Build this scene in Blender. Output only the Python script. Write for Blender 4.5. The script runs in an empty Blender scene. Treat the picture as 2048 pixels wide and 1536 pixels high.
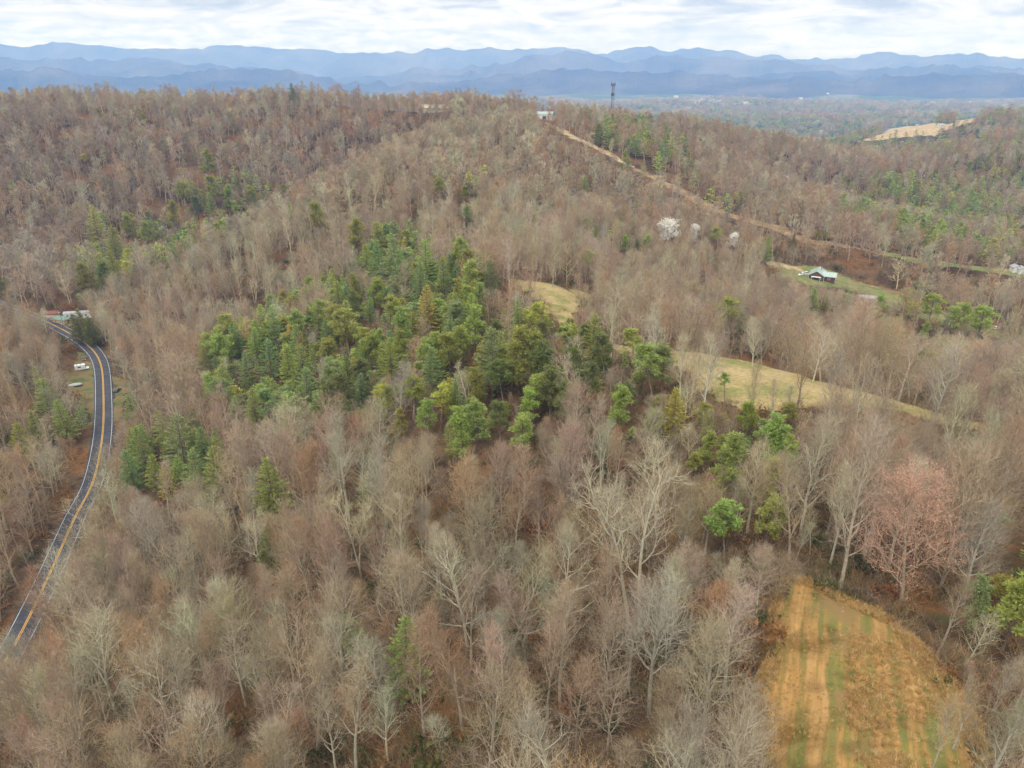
import bpy, bmesh, math, random
import numpy as np
from mathutils import Vector, Matrix

SC = bpy.context.scene
COL = SC.collection
rnd = random.Random(7)
nrs = np.random.RandomState(11)
R = math.radians

# ------------------------------------------------------------------ camera, light, exposure
CAMZ, PITCH, F = 150.0, 23.6, 1435.0            # F in photo pixels (photo 2048 wide)
cam_d = bpy.data.cameras.new('camera'); cam = bpy.data.objects.new('camera', cam_d); COL.objects.link(cam)
cam.location = (0, 0, CAMZ); cam.rotation_euler = (R(90 - PITCH), 0, 0)
cam_d.sensor_width = 36; cam_d.lens = F / 2048 * 36; cam_d.clip_start = 1; cam_d.clip_end = 80000
SC.camera = cam

SUN_EL, SUN_AZ = 52, 205                        # azimuth clockwise from +Y
world = bpy.data.worlds.new('World'); SC.world = world; world.use_nodes = True
nt = world.node_tree; N = nt.nodes; L = nt.links; N.clear()
def wn(t, **k):
    n = N.new(t)
    for a, b in k.items(): setattr(n, a, b)
    return n
def wmath(op, a, b=None, c=None):
    n = wn('ShaderNodeMath', operation=op)
    for i, x in enumerate((a, b, c)):
        if x is None: continue
        if isinstance(x, (int, float)): n.inputs[i].default_value = x
        else: L.new(x, n.inputs[i])
    return n.outputs[0]
tc = wn('ShaderNodeTexCoord'); sx = wn('ShaderNodeSeparateXYZ'); L.new(tc.outputs['Generated'], sx.inputs[0])
el = wmath('ARCSINE', sx.outputs[2]); az = wmath('ARCTAN2', sx.outputs[0], sx.outputs[1])
def wnoise(vx, vy, vz, scale, detail, rough=.55, dist=0.):
    c = wn('ShaderNodeCombineXYZ')
    for i, x in enumerate((vx, vy, vz)):
        if isinstance(x, (int, float)): c.inputs[i].default_value = x
        else: L.new(x, c.inputs[i])
    n = wn('ShaderNodeTexNoise'); n.inputs['Scale'].default_value = scale; n.inputs['Detail'].default_value = detail
    n.inputs['Roughness'].default_value = rough; n.inputs['Distortion'].default_value = dist
    L.new(c.outputs[0], n.inputs['Vector']); return n.outputs['Fac']
def wramp(fac, stops):
    r = wn('ShaderNodeValToRGB'); e = r.color_ramp.elements
    while len(e) < len(stops): e.new(.5)
    for k, (p, c) in enumerate(stops): e[k].position = p; e[k].color = (*c, 1)
    L.new(fac, r.inputs[0]); return r.outputs[0]
def wmix(f, a, b, mode='MIX'):
    m = wn('ShaderNodeMix', data_type='RGBA', blend_type=mode)
    if isinstance(f, (int, float)): m.inputs[0].default_value = f
    else: L.new(f, m.inputs[0])
    for i, x in ((6, a), (7, b)):
        if isinstance(x, tuple): m.inputs[i].default_value = (*x, 1)
        else: L.new(x, m.inputs[i])
    return m.outputs[2]
# stratus sheet seen in perspective (flat layer), long streaks along the horizon
zz = wmath('ADD', wmath('MAXIMUM', sx.outputs[2], 0.0), 0.045)
px_ = wmath('DIVIDE', sx.outputs[0], zz); py_ = wmath('DIVIDE', sx.outputs[1], zz)
n1 = wnoise(wmath('MULTIPLY', px_, .30), wmath('MULTIPLY', py_, .55), 3.1, .62, 6, .58, .6)
n2 = wnoise(wmath('MULTIPLY', az, 4.0), wmath('MULTIPLY', el, 17), 7.7, 2.6, 8, .62, .9)
stratus = wramp(wmath('ADD', wmath('MULTIPLY', n1, .35), wmath('MULTIPLY', n2, .65)),
                [(.38, (.50, .54, .62)), (.45, (.74, .77, .83)), (.51, (1.02, 1.03, 1.06)), (.59, (1.30, 1.29, 1.27))])
# heaped cloud bank lying low along the far range
n3 = wnoise(wmath('MULTIPLY', az, 5.5), wmath('MULTIPLY', el, 22), 1.3, 2.3, 8, .6, .25)
bank_h = wmath('SUBTRACT', wmath('ADD', .026, wmath('MULTIPLY', n3, .052)), el)
bank = wn('ShaderNodeMapRange'); L.new(bank_h, bank.inputs[0])
bank.inputs[1].default_value = -.002; bank.inputs[2].default_value = .006; bank.inputs[3].default_value = 0; bank.inputs[4].default_value = 1
leftm = wn('ShaderNodeMapRange'); L.new(az, leftm.inputs[0])
leftm.inputs[1].default_value = .20; leftm.inputs[2].default_value = -.05; leftm.inputs[3].default_value = .25; leftm.inputs[4].default_value = 1
n4 = wnoise(wmath('MULTIPLY', az, 9), wmath('MULTIPLY', el, 34), 5.3, 3.2, 6, .6, .2)
bankc = wramp(n4, [(.36, (.70, .76, .90)), (.50, (1.02, 1.04, 1.09)), (.66, (1.34, 1.34, 1.34))])
clouds = wmix(wmath('MULTIPLY', bank.outputs[0], leftm.outputs[0]), stratus, bankc)
sky = wn('ShaderNodeTexSky', sky_type='NISHITA'); sky.sun_disc = False
sky.sun_elevation = R(SUN_EL); sky.sun_rotation = R(SUN_AZ); sky.altitude = 700
skyc = wmix(1.0, sky.outputs[0], (.1, .1, .1), 'MULTIPLY')
CLOUD_GAIN = .56
over = wmath('MULTIPLY', wmath('ADD', 1.0, wmath('MULTIPLY', wmath('MAXIMUM', sx.outputs[2], 0.0), 2.6)), CLOUD_GAIN)   # overcast skies brighten towards the zenith
oc = wn('ShaderNodeCombineXYZ')
for i in range(3): L.new(over, oc.inputs[i])
cl2 = wmix(1.0, clouds, oc.outputs[0], 'MULTIPLY')
allsky = wmix(.93, skyc, cl2)
bg = wn('ShaderNodeBackground'); bg.inputs[1].default_value = 1.0; L.new(allsky, bg.inputs[0])
wo = wn('ShaderNodeOutputWorld'); L.new(bg.outputs[0], wo.inputs[0])

sun_d = bpy.data.lights.new('sun', 'SUN'); sun = bpy.data.objects.new('sun', sun_d); COL.objects.link(sun)
sun_d.energy = 1.5; sun_d.angle = R(11); sun_d.color = (1, .94, .85)
sun.rotation_euler = (R(90 - SUN_EL), 0, R(180 - SUN_AZ))     # shines from SUN_AZ towards the opposite side
SC.view_settings.view_transform = 'Standard'; SC.view_settings.look = 'None'
SC.view_settings.gamma = 1; SC.view_settings.use_curve_mapping = False
SC.view_settings.exposure = 0.38
SC.cycles.max_bounces = 6; SC.cycles.diffuse_bounces = 2; SC.cycles.glossy_bounces = 1
SC.cycles.transmission_bounces = 2; SC.cycles.volume_bounces = 3; SC.cycles.transparent_max_bounces = 4
SC.cycles.use_denoising = True; SC.cycles.denoiser = 'OPENIMAGEDENOISE'
SC.cycles.use_adaptive_sampling = False
SC.cycles.sample_clamp_indirect = 4

# ------------------------------------------------------------------ helpers
cp, sp = math.cos(R(PITCH)), math.sin(R(PITCH))
def ray(u, v):
    a, b = (u - 1024) / F, (v - 768) / F
    return np.array([a, cp - b * sp, -sp - b * cp])
def PH(u, v, H):                      # ground point seen at (u, v), H metres below the camera
    d = ray(u, v); return d * (H / -d[2]) + [0, 0, CAMZ]
def PD(u, v, fwd, drop=0):            # point seen at (u, v) at a forward distance; drop: canopy height to the ground under it
    d = ray(u, v); p = d * (fwd / d[1]) + [0, 0, CAMZ]; p[2] -= drop; return p
def PG(u, fwd, H):                    # ground hidden from the camera
    return np.array([(u - 1024) / F * (fwd * cp + H * sp), fwd, CAMZ - H])
def proj(p):
    x, y, z = p[0], p[1], p[2] - CAMZ
    dep = y * cp - z * sp
    dep = np.where(np.abs(dep) < 1e-3, 1e-3, dep)
    return 1024 + F * x / dep, 768 + F * (-z * cp - y * sp) / dep, dep

def hash2(ix, iy, seed):
    n = (ix.astype(np.int64) * 374761393 + iy.astype(np.int64) * 668265263 + seed * 974711) & 0x7fffffff
    n = ((n ^ (n >> 13)) * 1274126177) & 0x7fffffff
    return ((n ^ (n >> 16)) & 0xffff) / 65535.0
def vnoise(x, y, seed=0):
    ix, iy = np.floor(x), np.floor(y); fx, fy = x - ix, y - iy
    fx = fx * fx * (3 - 2 * fx); fy = fy * fy * (3 - 2 * fy)
    a, b = hash2(ix, iy, seed), hash2(ix + 1, iy, seed); c, d = hash2(ix, iy + 1, seed), hash2(ix + 1, iy + 1, seed)
    return (a + (b - a) * fx) + ((c + (d - c) * fx) - (a + (b - a) * fx)) * fy - .5
def sstep(x, a, b):
    t = np.clip((x - a) / (b - a), 0, 1); return t * t * (3 - 2 * t)
def inpoly(px, py, poly):
    px = np.asarray(px, float); py = np.asarray(py, float); r = np.zeros(px.shape, bool)
    n = len(poly)
    for i in range(n):
        x0, y0 = poly[i][:2]; x1, y1 = poly[(i + 1) % n][:2]
        if y0 == y1: continue
        c = ((y0 > py) != (y1 > py)) & (px < (x1 - x0) * (py - y0) / (y1 - y0) + x0)
        r ^= c
    return r

# ------------------------------------------------------------------ terrain: heights from surveyed points
ROAD_PX = [(-120, 1500, 135), (-35, 1400, 134.5), (40, 1270, 134), (94, 1160, 133.5), (148, 1040, 133), (187, 960, 132), (205, 870, 131.5), (207, 790, 131),
           (203, 735, 130.6), (190, 706, 130), (165, 683, 129.4), (130, 662, 128.5), (85, 640, 127.5), (30, 618, 126), (-60, 590, 124), (-200, 560, 122)]
CT = []
for u, v, H in ROAD_PX: CT.append(PH(u, v, H))
for u, v, H in [(1700, 1250, 62), (1590, 1190, 63), (1700, 1530, 58), (1950, 1530, 57), (1780, 1210, 64), (1265, 1270, 76), (600, 1290, 97),
                (820, 1170, 89), (705, 1060, 96), (335, 1170, 117), (560, 1050, 106), (400, 970, 116), (620, 820, 108), (985, 800, 81),
                (1340, 880, 73), (800, 790, 92), (500, 770, 116), (850, 600, 96), (980, 590, 88), (700, 620, 108), (560, 610, 117),
                (300, 810, 127), (245, 1000, 128), (30, 800, 124), (20, 1000, 126), (30, 720, 124), (100, 560, 122), (190, 600, 124),
                (1030, 562, 84), (1110, 577, 82), (1130, 640, 80), (1200, 682, 78), (1350, 708, 74), (1500, 732, 73), (1650, 768, 73),
                (1800, 802, 74), (1950, 838, 76), (1450, 790, 72.5), (1250, 745, 78), (1500, 1000, 70), (1850, 1000, 70), (1650, 880, 71),
                (1000, 1450, 75), (1300, 1500, 70), (700, 1450, 88), (1150, 1000, 80), (950, 950, 84),
                (1640, 556, 112), (1560, 548, 111), (1750, 592, 115), (1850, 622, 118), (2040, 682, 122), (1600, 482, 105), (1700, 500, 109),
                (1800, 520, 112), (2040, 549, 115), (100, 1500, 112), (350, 1500, 102)]: CT.append(PH(u, v, H))
for u, v, fw in [(850, 265, 650), (700, 330, 560), (560, 400, 490), (400, 480, 440), (250, 570, 400), (300, 300, 700), (100, 400, 600), (0, 480, 520),
                 (500, 260, 760), (700, 230, 800), (300, 188, 850), (100, 192, 840), (-60, 195, 840), (600, 182, 860), (900, 196, 850), (1000, 212, 800),
                 (1000, 330, 560), (900, 420, 430), (760, 440, 430), (1100, 450, 400), (1200, 560, 300), (1500, 660, 230), (1700, 715, 215), (1900, 765, 200),
                 (1300, 610, 280), (1300, 490, 390), (1500, 400, 570), (1800, 430, 560), (1300, 385, 560), (1150, 217, 900), (1250, 226, 900), (1400, 242, 900),
                 (1550, 272, 880), (1650, 302, 860), (1720, 335, 850), (1810, 292, 1120), (1950, 268, 1100), (2060, 258, 1100), (1900, 350, 900), (1900, 400, 760),
                 (1700, 380, 800), (2000, 450, 640), (1850, 470, 530), (1450, 560, 360), (1100, 330, 580), (1200, 400, 500)]: CT.append(PD(u, v, fw, 14 if fw < 800 or u < 1100 else 19))
for u, v, fw in [(1088, 248, 770), (1180, 295, 690), (1330, 372, 600), (1450, 430, 545), (1760, 266, 1700), (1850, 252, 1800), (1950, 240, 1900), (1700, 287, 1600)]: CT.append(PD(u, v, fw))
for u, fw, H in [(560, 585, 120), (400, 515, 129), (700, 675, 106), (850, 760, 84), (250, 480, 128), (1850, 432, 124), (1700, 445, 118), (2040, 400, 124), (1300, 340, 104), (1600, 320, 112), (1850, 290, 116),
                 (0, 60, 118), (-300, 100, 125), (-300, 400, 108), (-300, 250, 112), (-150, 300, 118), (-300, 700, 70), (2400, 80, 68), (2400, 180, 82), (2400, 340, 122), (2400, 600, 130), (2400, 1100, 90),
                 (200, 1050, 90), (700, 1050, 95), (1000, 1000, 75), (200, 1400, 190), (700, 1400, 195), (1100, 1150, 105), (1300, 1200, 130), (1500, 1200, 150), (1000, 1400, 185), (1750, 1300, 185), (1400, 1650, 212), (1560, 1750, 208), (1600, 1350, 195), (1640, 2000, 212), (1250, 1700, 210), (2000, 1400, 170), (1400, 1500, 200), (1600, 1450, 190)]: CT.append(PG(u, fw, H))
for u in (-200, 200, 600, 1000, 1400, 1700, 2000, 2300):
    for fw, H in ((2300, 215), (3500, 232), (6000, 246), (11000, 255), (19000, 258)): CT.append(PG(u, fw, H))
for a in (-178, -140, -105, -75, 75, 105, 140, 178):
    for r, H in ((40, 85), (120, 105 if a < 0 else 80), (400, 125), (1200, 140), (4000, 220), (19000, 258)):
        CT.append(np.array([r * math.sin(R(a)), r * math.cos(R(a)), CAMZ - H]))
CT.append(np.array([0, 0, CAMZ - 78.])); CT.append(np.array([-35, 20, CAMZ - 92.])); CT.append(np.array([40, 25, CAMZ - 62.]))
CT = np.array(CT)
YC = 40.0
def pol(x, y):
    return np.arctan2(x, y + YC), np.log(np.maximum(np.hypot(x, y + YC), 1.0))
ca, cr = pol(CT[:, 0], CT[:, 1])
def kern(d2): return .5 * d2 * np.log(d2 + 1e-12)
nC = len(CT)
K = kern((ca[:, None] - ca) ** 2 + (cr[:, None] - cr) ** 2) + np.eye(nC) * 2e-4
Pm = np.stack([np.ones(nC), ca, cr], 1)
A_ = np.zeros((nC + 3, nC + 3)); A_[:nC, :nC] = K; A_[:nC, nC:] = Pm; A_[nC:, :nC] = Pm.T
scal = np.exp(cr)                              # interpolate depression slope, not height, so far and near agree
W = np.linalg.solve(A_, np.concatenate([CT[:, 2], np.zeros(3)]))
an = np.concatenate([np.arange(-180, -46, 3.), np.arange(-46, 46, .165), np.arange(46, 180.1, 3.)]) * math.pi / 180
rn = np.arange(math.log(20), math.log(20000), .0138)
GA, GR = np.meshgrid(an, rn, indexing='ij')
Z = np.zeros(GA.shape)
for i in range(0, len(an), 8):
    a, r = GA[i:i + 8].ravel(), GR[i:i + 8].ravel()
    k = kern((a[:, None] - ca) ** 2 + (r[:, None] - cr) ** 2)
    Z[i:i + 8] = (k @ W[:nC] + W[nC] + a * W[nC + 1] + r * W[nC + 2]).reshape(Z[i:i + 8].shape)
GX, GY = np.exp(GR) * np.sin(GA), np.exp(GR) * np.cos(GA) - YC
rr = np.exp(GR)
Z += (vnoise(GX / 55, GY / 55, 1) * 4 + vnoise(GX / 22, GY / 22, 2) * 1.4) * sstep(rr, 30, 90) * (1 - sstep(rr, 1500, 3500))
Z += (vnoise(GX / 160, GY / 160, 6) * 7) * sstep(rr, 250, 600) * (1 - sstep(rr, 2500, 4500))
Z += (vnoise(GX / 900, GY / 900, 3) * 60 + vnoise(GX / 380, GY / 380, 4) * 34 + vnoise(GX / 150, GY / 150, 5) * 10) * sstep(rr, 1800, 4200)
Z = np.maximum(Z, CAMZ - 300)
def catmull(P, n=12):
    P = [np.array(p, float) for p in P]; P = [2 * P[0] - P[1]] + P + [2 * P[-1] - P[-2]]; out = []
    for i in range(1, len(P) - 2):
        p0, p1, p2, p3 = P[i - 1:i + 3]
        for k in range(n):
            t = k / n
            out.append(.5 * (2 * p1 + (p2 - p0) * t + (2 * p0 - 5 * p1 + 4 * p2 - p3) * t * t + (3 * p1 - p0 - 3 * p2 + p3) * t ** 3))
    out.append(P[-2]); return np.array(out)
ROAD = catmull([PH(*q) for q in ROAD_PX], 14)
k_ = np.ones(15) / 15
ROAD[:, 2] = np.convolve(np.pad(ROAD[:, 2], 7, mode='edge'), k_, mode='valid')
def path_dist(x, y, path):
    x = np.asarray(x, float); y = np.asarray(y, float)
    best = np.full(x.shape, 1e9); bz = np.zeros(x.shape)
    for i in range(len(path) - 1):
        a, b = path[i], path[i + 1]; d = b - a; l2 = d[0] ** 2 + d[1] ** 2 + 1e-9
        t = np.clip(((x - a[0]) * d[0] + (y - a[1]) * d[1]) / l2, 0, 1)
        q = np.hypot(x - a[0] - t * d[0], y - a[1] - t * d[1]); m = q < best
        best = np.where(m, q, best); bz = np.where(m, a[2] + t * d[2], bz)
    return best, bz
sel = (GX > ROAD[:, 0].min() - 30) & (GX < ROAD[:, 0].max() + 30) & (GY > ROAD[:, 1].min() - 30) & (GY < ROAD[:, 1].max() + 30)
pd_, pz_ = path_dist(GX[sel], GY[sel], ROAD)
w_ = 1 - sstep(pd_, 6, 22)
Z[sel] = Z[sel] * (1 - w_) + (pz_ - .3) * w_

def height(x, y):
    a, r = pol(np.asarray(x, float), np.asarray(y, float)); r = np.clip(r, rn[0], rn[-1] - 1e-6); a = np.clip(a, an[0], an[-1] - 1e-9)
    i = np.clip(np.searchsorted(an, a, side='right') - 1, 0, len(an) - 2); j = np.clip(((r - rn[0]) / .0138).astype(int), 0, len(rn) - 2)
    fa = (a - an[i]) / (an[i + 1] - an[i]); fr = (r - rn[j]) / .0138
    return (Z[i, j] * (1 - fr) + Z[i, j + 1] * fr) * (1 - fa) + (Z[i + 1, j] * (1 - fr) + Z[i + 1, j + 1] * fr) * fa
def hit(u, v, lift=0., near=25.):
    d = ray(u, v); d = d / math.hypot(d[0], d[1])
    t = near * 1.004 ** np.arange(0, 1750)
    x, y, z = d[0] * t, d[1] * t, CAMZ + d[2] * t
    g = z - height(x, y) - lift
    k = np.argmax(g < 0)
    if g[k] >= 0: return None
    if k == 0: f = 0; t_ = t[0]
    else: f = g[k - 1] / (g[k - 1] - g[k]); t_ = t[k - 1] + (t[k] - t[k - 1]) * f
    return np.array([d[0] * t_, d[1] * t_, float(height(d[0] * t_, d[1] * t_))])

# line-of-sight table for leaving out what no one could see
VA = np.radians(np.arange(-46, 46, .2)); VR = 30 * 1.012 ** np.arange(0, 470)
vg = height(np.outer(np.sin(VA), VR), np.outer(np.cos(VA), VR))
VH = np.maximum.accumulate((vg + 7 - CAMZ) / VR, axis=1)
def visible(x, y, ztop, margin=.004):
    a = np.arctan2(x, y); r = np.hypot(x, y)
    i = np.clip(np.round((a - VA[0]) / R(.2)).astype(int), 0, len(VA) - 1)
    j = np.clip((np.log(np.maximum(r, 31) / 30) / math.log(1.012)).astype(int) - 1, 0, len(VR) - 1)
    return (ztop - CAMZ) / r > VH[i, j] - margin

# ------------------------------------------------------------------ materials
def mat(name, build=None, color=(.5, .5, .5), rough=.8, metal=0., spec=.3):
    m = bpy.data.materials.new(name); m.use_nodes = True; t = m.node_tree
    b = t.nodes['Principled BSDF']; b.inputs['Base Color'].default_value = (*color, 1); b.inputs['Roughness'].default_value = rough
    b.inputs['Metallic'].default_value = metal; b.inputs['Specular IOR Level'].default_value = spec
    if build: build(t, b)
    return m
class G:                                        # tiny node-graph writer
    def __init__(s, t): s.t = t
    def n(s, typ, **k):
        x = s.t.nodes.new(typ)
        for a, b in k.items(): setattr(x, a, b)
        return x
    def put(s, sock, x):
        if isinstance(x, (int, float)): sock.default_value = x
        elif isinstance(x, tuple): sock.default_value = (*x, 1) if len(sock.default_value) == 4 else x
        else: s.t.links.new(x, sock)
    def pos(s): return s.n('ShaderNodeNewGeometry').outputs['Position']
    def noise(s, scale, detail=4, vec=None, rough=.55, dist=0., stretch=None):
        if vec is None: vec = s.pos()
        if stretch:
            m = s.n('ShaderNodeMapping'); m.inputs['Scale'].default_value = stretch; s.t.links.new(vec, m.inputs[0]); vec = m.outputs[0]
        x = s.n('ShaderNodeTexNoise'); x.inputs['Scale'].default_value = scale; x.inputs['Detail'].default_value = detail
        x.inputs['Roughness'].default_value = rough; x.inputs['Distortion'].default_value = dist
        s.t.links.new(vec, x.inputs['Vector']); return x.outputs['Fac']
    def ramp(s, f, stops):
        r = s.n('ShaderNodeValToRGB'); e = r.color_ramp.elements
        while len(e) < len(stops): e.new(.5)
        for k, (p, c) in enumerate(stops): e[k].position = p; e[k].color = (*c, 1)
        s.t.links.new(f, r.inputs[0]); return r.outputs[0]
    def mix(s, f, a, b, mode='MIX'):
        m = s.n('ShaderNodeMix', data_type='RGBA', blend_type=mode)
        s.put(m.inputs[0], f); s.put(m.inputs[6], a); s.put(m.inputs[7], b); return m.outputs[2]
    def math(s, op, a, b=0.):
        m = s.n('ShaderNodeMath', operation=op); s.put(m.inputs[0], a); s.put(m.inputs[1], b); return m.outputs[0]
    def maprange(s, x, a, b, c=0., d=1.):
        m = s.n('ShaderNodeMapRange'); s.put(m.inputs[0], x)
        for i, q in enumerate((a, b, c, d)): m.inputs[i + 1].default_value = q
        return m.outputs[0]
    def bump(s, b, h, strength=.5, dist=.2):
        x = s.n('ShaderNodeBump'); x.inputs['Strength'].default_value = strength; x.inputs['Distance'].default_value = dist
        s.put(x.inputs['Height'], h); s.t.links.new(x.outputs[0], b.inputs['Normal'])

def b_ground(t, b):
    g = G(t)
    near = g.ramp(g.noise(.35, 8), [(.30, (.045, .033, .021)), (.43, (.080, .056, .034)), (.52, (.122, .080, .044)), (.62, (.085, .065, .036)), (.72, (.065, .072, .03))])
    patch = g.ramp(g.noise(.045, 4), [(.40, (.55, .50, .45)), (.5, (1, 1, 1)), (.62, (1.45, 1.1, .8))])
    near = g.mix(1., near, patch, 'MULTIPLY')
    # beyond the reach of single trees: woods, pines and pasture of the far valley floor
    f1 = g.noise(.0035, 9, rough=.62); f2 = g.noise(.012, 8, rough=.65); f3 = g.noise(.0016, 6)
    far = g.ramp(f1, [(.36, (.030, .066, .026)), (.53, (.055, .10, .038)), (.57, (.13, .12, .08)), (.60, (.18, .155, .11)), (.68, (.07, .105, .045))])
    far = g.mix(1., far, g.ramp(g.noise(.05, 6, rough=.7), [(.35, (.4, .4, .42)), (.65, (1.4, 1.4, 1.4))]), 'MULTIPLY')
    far = g.mix(g.maprange(g.math('MULTIPLY', f2, f3), .365, .40), far, (.36, .30, .19))
    ln = g.n('ShaderNodeVectorMath', operation='LENGTH'); t.links.new(g.pos(), ln.inputs[0])
    t.links.new(g.mix(g.maprange(ln.outputs['Value'], 1500, 2400), near, far), b.inputs['Base Color'])
    b.inputs['Specular IOR Level'].default_value = .05; b.inputs['Roughness'].default_value = .95
    g.bump(b, g.noise(1.6, 6), .8, .25)
M = {}
M['ground'] = mat('leaf_litter', b_ground)
def b_mtn(t, b):
    g = G(t)
    c = g.ramp(g.noise(.0011, 8, rough=.6), [(.38, (.008, .016, .018)), (.5, (.034, .038, .038)), (.62, (.078, .072, .064))])
    t.links.new(c, b.inputs['Base Color']); b.inputs['Specular IOR Level'].default_value = 0; b.inputs['Roughness'].default_value = 1
    g.bump(b, g.noise(.004, 7), 1, 60)
M['mountain'] = mat('mountain_woods', b_mtn)
def b_meadow(t, b):
    g = G(t)
    c = g.ramp(g.noise(.09, 7, rough=.6), [(.36, (.17, .175, .062)), (.44, (.225, .205, .082)), (.51, (.30, .235, .115)), (.64, (.34, .265, .14))])
    c = g.mix(1., c, g.ramp(g.noise(.8, 7, stretch=(1, 2.2, 1), rough=.65), [(.3, (.6, .64, .6)), (.7, (1.3, 1.25, 1.2))]), 'MULTIPLY')
    t.links.new(c, b.inputs['Base Color']); b.inputs['Specular IOR Level'].default_value = .05; b.inputs['Roughness'].default_value = .95
    g.bump(b, g.noise(2.5, 5), .6, .15)
M['meadow'] = mat('meadow_turf', b_meadow)
def b_field(t, b):
    g = G(t); pos = g.pos()
    rt = g.n('ShaderNodeMapping'); rt.inputs['Rotation'].default_value = (0, 0, R(24)); t.links.new(pos, rt.inputs[0])
    wv = g.n('ShaderNodeTexNoise'); wv.inputs['Scale'].default_value = .12; t.links.new(pos, wv.inputs['Vector'])
    ad = g.n('ShaderNodeVectorMath', operation='MULTIPLY_ADD'); t.links.new(wv.outputs['Color'], ad.inputs[0]); ad.inputs[1].default_value = (1.6, 1.6, 0); t.links.new(rt.outputs[0], ad.inputs[2])
    s_ = g.noise(.62, 5, vec=ad.outputs[0], stretch=(1.2, .06, .05), rough=.6)
    c = g.ramp(s_, [(.39, (.14, .15, .048)), (.485, (.20, .165, .055)), (.55, (.30, .185, .07)), (.64, (.37, .24, .10))])
    c2 = g.ramp(g.noise(.22, 6), [(.35, (.55, .50, .42)), (.5, (1, .95, .9)), (.68, (1.25, 1.12, .95))])
    c = g.mix(1., c, c2, 'MULTIPLY')
    c = g.mix(g.maprange(g.noise(.13, 5), .54, .66), c, (.23, .15, .065))
    t.links.new(c, b.inputs['Base Color']); b.inputs['Specular IOR Level'].default_value = .05; b.inputs['Roughness'].default_value = .95
    g.bump(b, g.noise(3.5, 6), .9, .2)
M['field'] = mat('mown_stubble', b_field)
def b_yard(t, b):
    g = G(t)
    c = g.ramp(g.noise(.16, 7), [(.33, (.10, .13, .045)), (.5, (.15, .165, .062)), (.62, (.22, .18, .085)), (.72, (.27, .20, .11))])
    t.links.new(c, b.inputs['Base Color']); b.inputs['Specular IOR Level'].default_value = .05; b.inputs['Roughness'].default_value = .95
    g.bump(b, g.noise(2.5, 5), .5, .12)
def b_verge(t, b):
    g = G(t)
    c = g.ramp(g.noise(.22, 8, rough=.65), [(.33, (.075, .10, .035)), (.46, (.12, .125, .048)), (.55, (.17, .125, .06)), (.66, (.20, .115, .06))])
    t.links.new(c, b.inputs['Base Color']); b.inputs['Specular IOR Level'].default_value = .05; b.inputs['Roughness'].default_value = .95
    g.bump(b, g.noise(2.5, 5), .7, .15)
M['verge'] = mat('rough_verge', b_verge)
M['yard'] = mat('yard_grass', b_yard)
def b_dirt(t, b):
    g = G(t)
    c = g.ramp(g.noise(.12, 7), [(.33, (.15, .090, .050)), (.5, (.225, .145, .078)), (.62, (.27, .20, .11)), (.75, (.17, .15, .075))])
    t.links.new(c, b.inputs['Base Color']); b.inputs['Specular IOR Level'].default_value = .05; b.inputs['Roughness'].default_value = .95
    g.bump(b, g.noise(1.5, 5), .5, .2)
M['dirt'] = mat('clay_and_broomsedge', b_dirt)
def b_drygrass(t, b):
    g = G(t)
    c = g.ramp(g.noise(.15, 7), [(.33, (.24, .175, .09)), (.5, (.34, .26, .15)), (.68, (.42, .33, .20))])
    t.links.new(c, b.inputs['Base Color']); b.inputs['Specular IOR Level'].default_value = .05; b.inputs['Roughness'].default_value = .95
    g.bump(b, g.noise(1.5, 5), .6, .3)
M['drygrass'] = mat('dry_grass_bank', b_drygrass)
def b_asphalt(t, b):
    g = G(t)
    c = g.ramp(g.noise(.5, 8), [(.3, (.030, .034, .043)), (.5, (.046, .049, .058)), (.7, (.068, .070, .078))])
    t.links.new(c, b.inputs['Base Color']); b.inputs['Roughness'].default_value = .8
    g.bump(b, g.noise(30, 3), .3, .02)
M['asphalt'] = mat('asphalt', b_asphalt)
def b_paint(col):
    def f(t, b):
        g = G(t); c = g.mix(g.maprange(g.noise(1.2, 6), .5, .75), col, tuple(x * .6 for x in col)); t.links.new(c, b.inputs['Base Color'])
    return f
M['white_line'] = mat('white_line_paint', b_paint((.62, .62, .60)), rough=.6)
M['yellow_line'] = mat('yellow_line_paint', b_paint((.62, .34, .05)), rough=.6)

def tint_of(g, inst):                            # shade of one tree: its object colour, or the tint its scatter point carries
    if not inst: return g.n('ShaderNodeObjectInfo').outputs['Color']
    a = g.n('ShaderNodeAttribute'); a.attribute_type = 'INSTANCER'; a.attribute_name = 'tint'; return a.outputs['Color']
def b_bark(inst, gain=1.):
    def f(t, b):
        g = G(t); oi = g.n('ShaderNodeObjectInfo')
        v = g.maprange(oi.outputs['Random'], 0, 1, .84 * gain, 1.16 * gain)
        c = g.mix(1., tint_of(g, inst), g.ramp(g.noise(2.2, 4), [(.3, (.72, .70, .66)), (.7, (1.16, 1.16, 1.14))]), 'MULTIPLY')
        cv = g.n('ShaderNodeCombineXYZ')
        for i in range(3): t.links.new(v, cv.inputs[i])
        t.links.new(g.mix(1., c, cv.outputs[0], 'MULTIPLY'), b.inputs['Base Color'])
        b.inputs['Specular IOR Level'].default_value = .08; b.inputs['Roughness'].default_value = .9
    return f
M['bark'] = mat('bark', b_bark(False)); M['woods_bark'] = mat('woods_bark', b_bark(True)); M['woods_stem'] = mat('woods_stem', b_bark(True, 1.08))
M['woods_trunk'] = mat('woods_trunk', lambda t, b: None, color=(.24, .205, .165), rough=.9, spec=.08)
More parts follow.
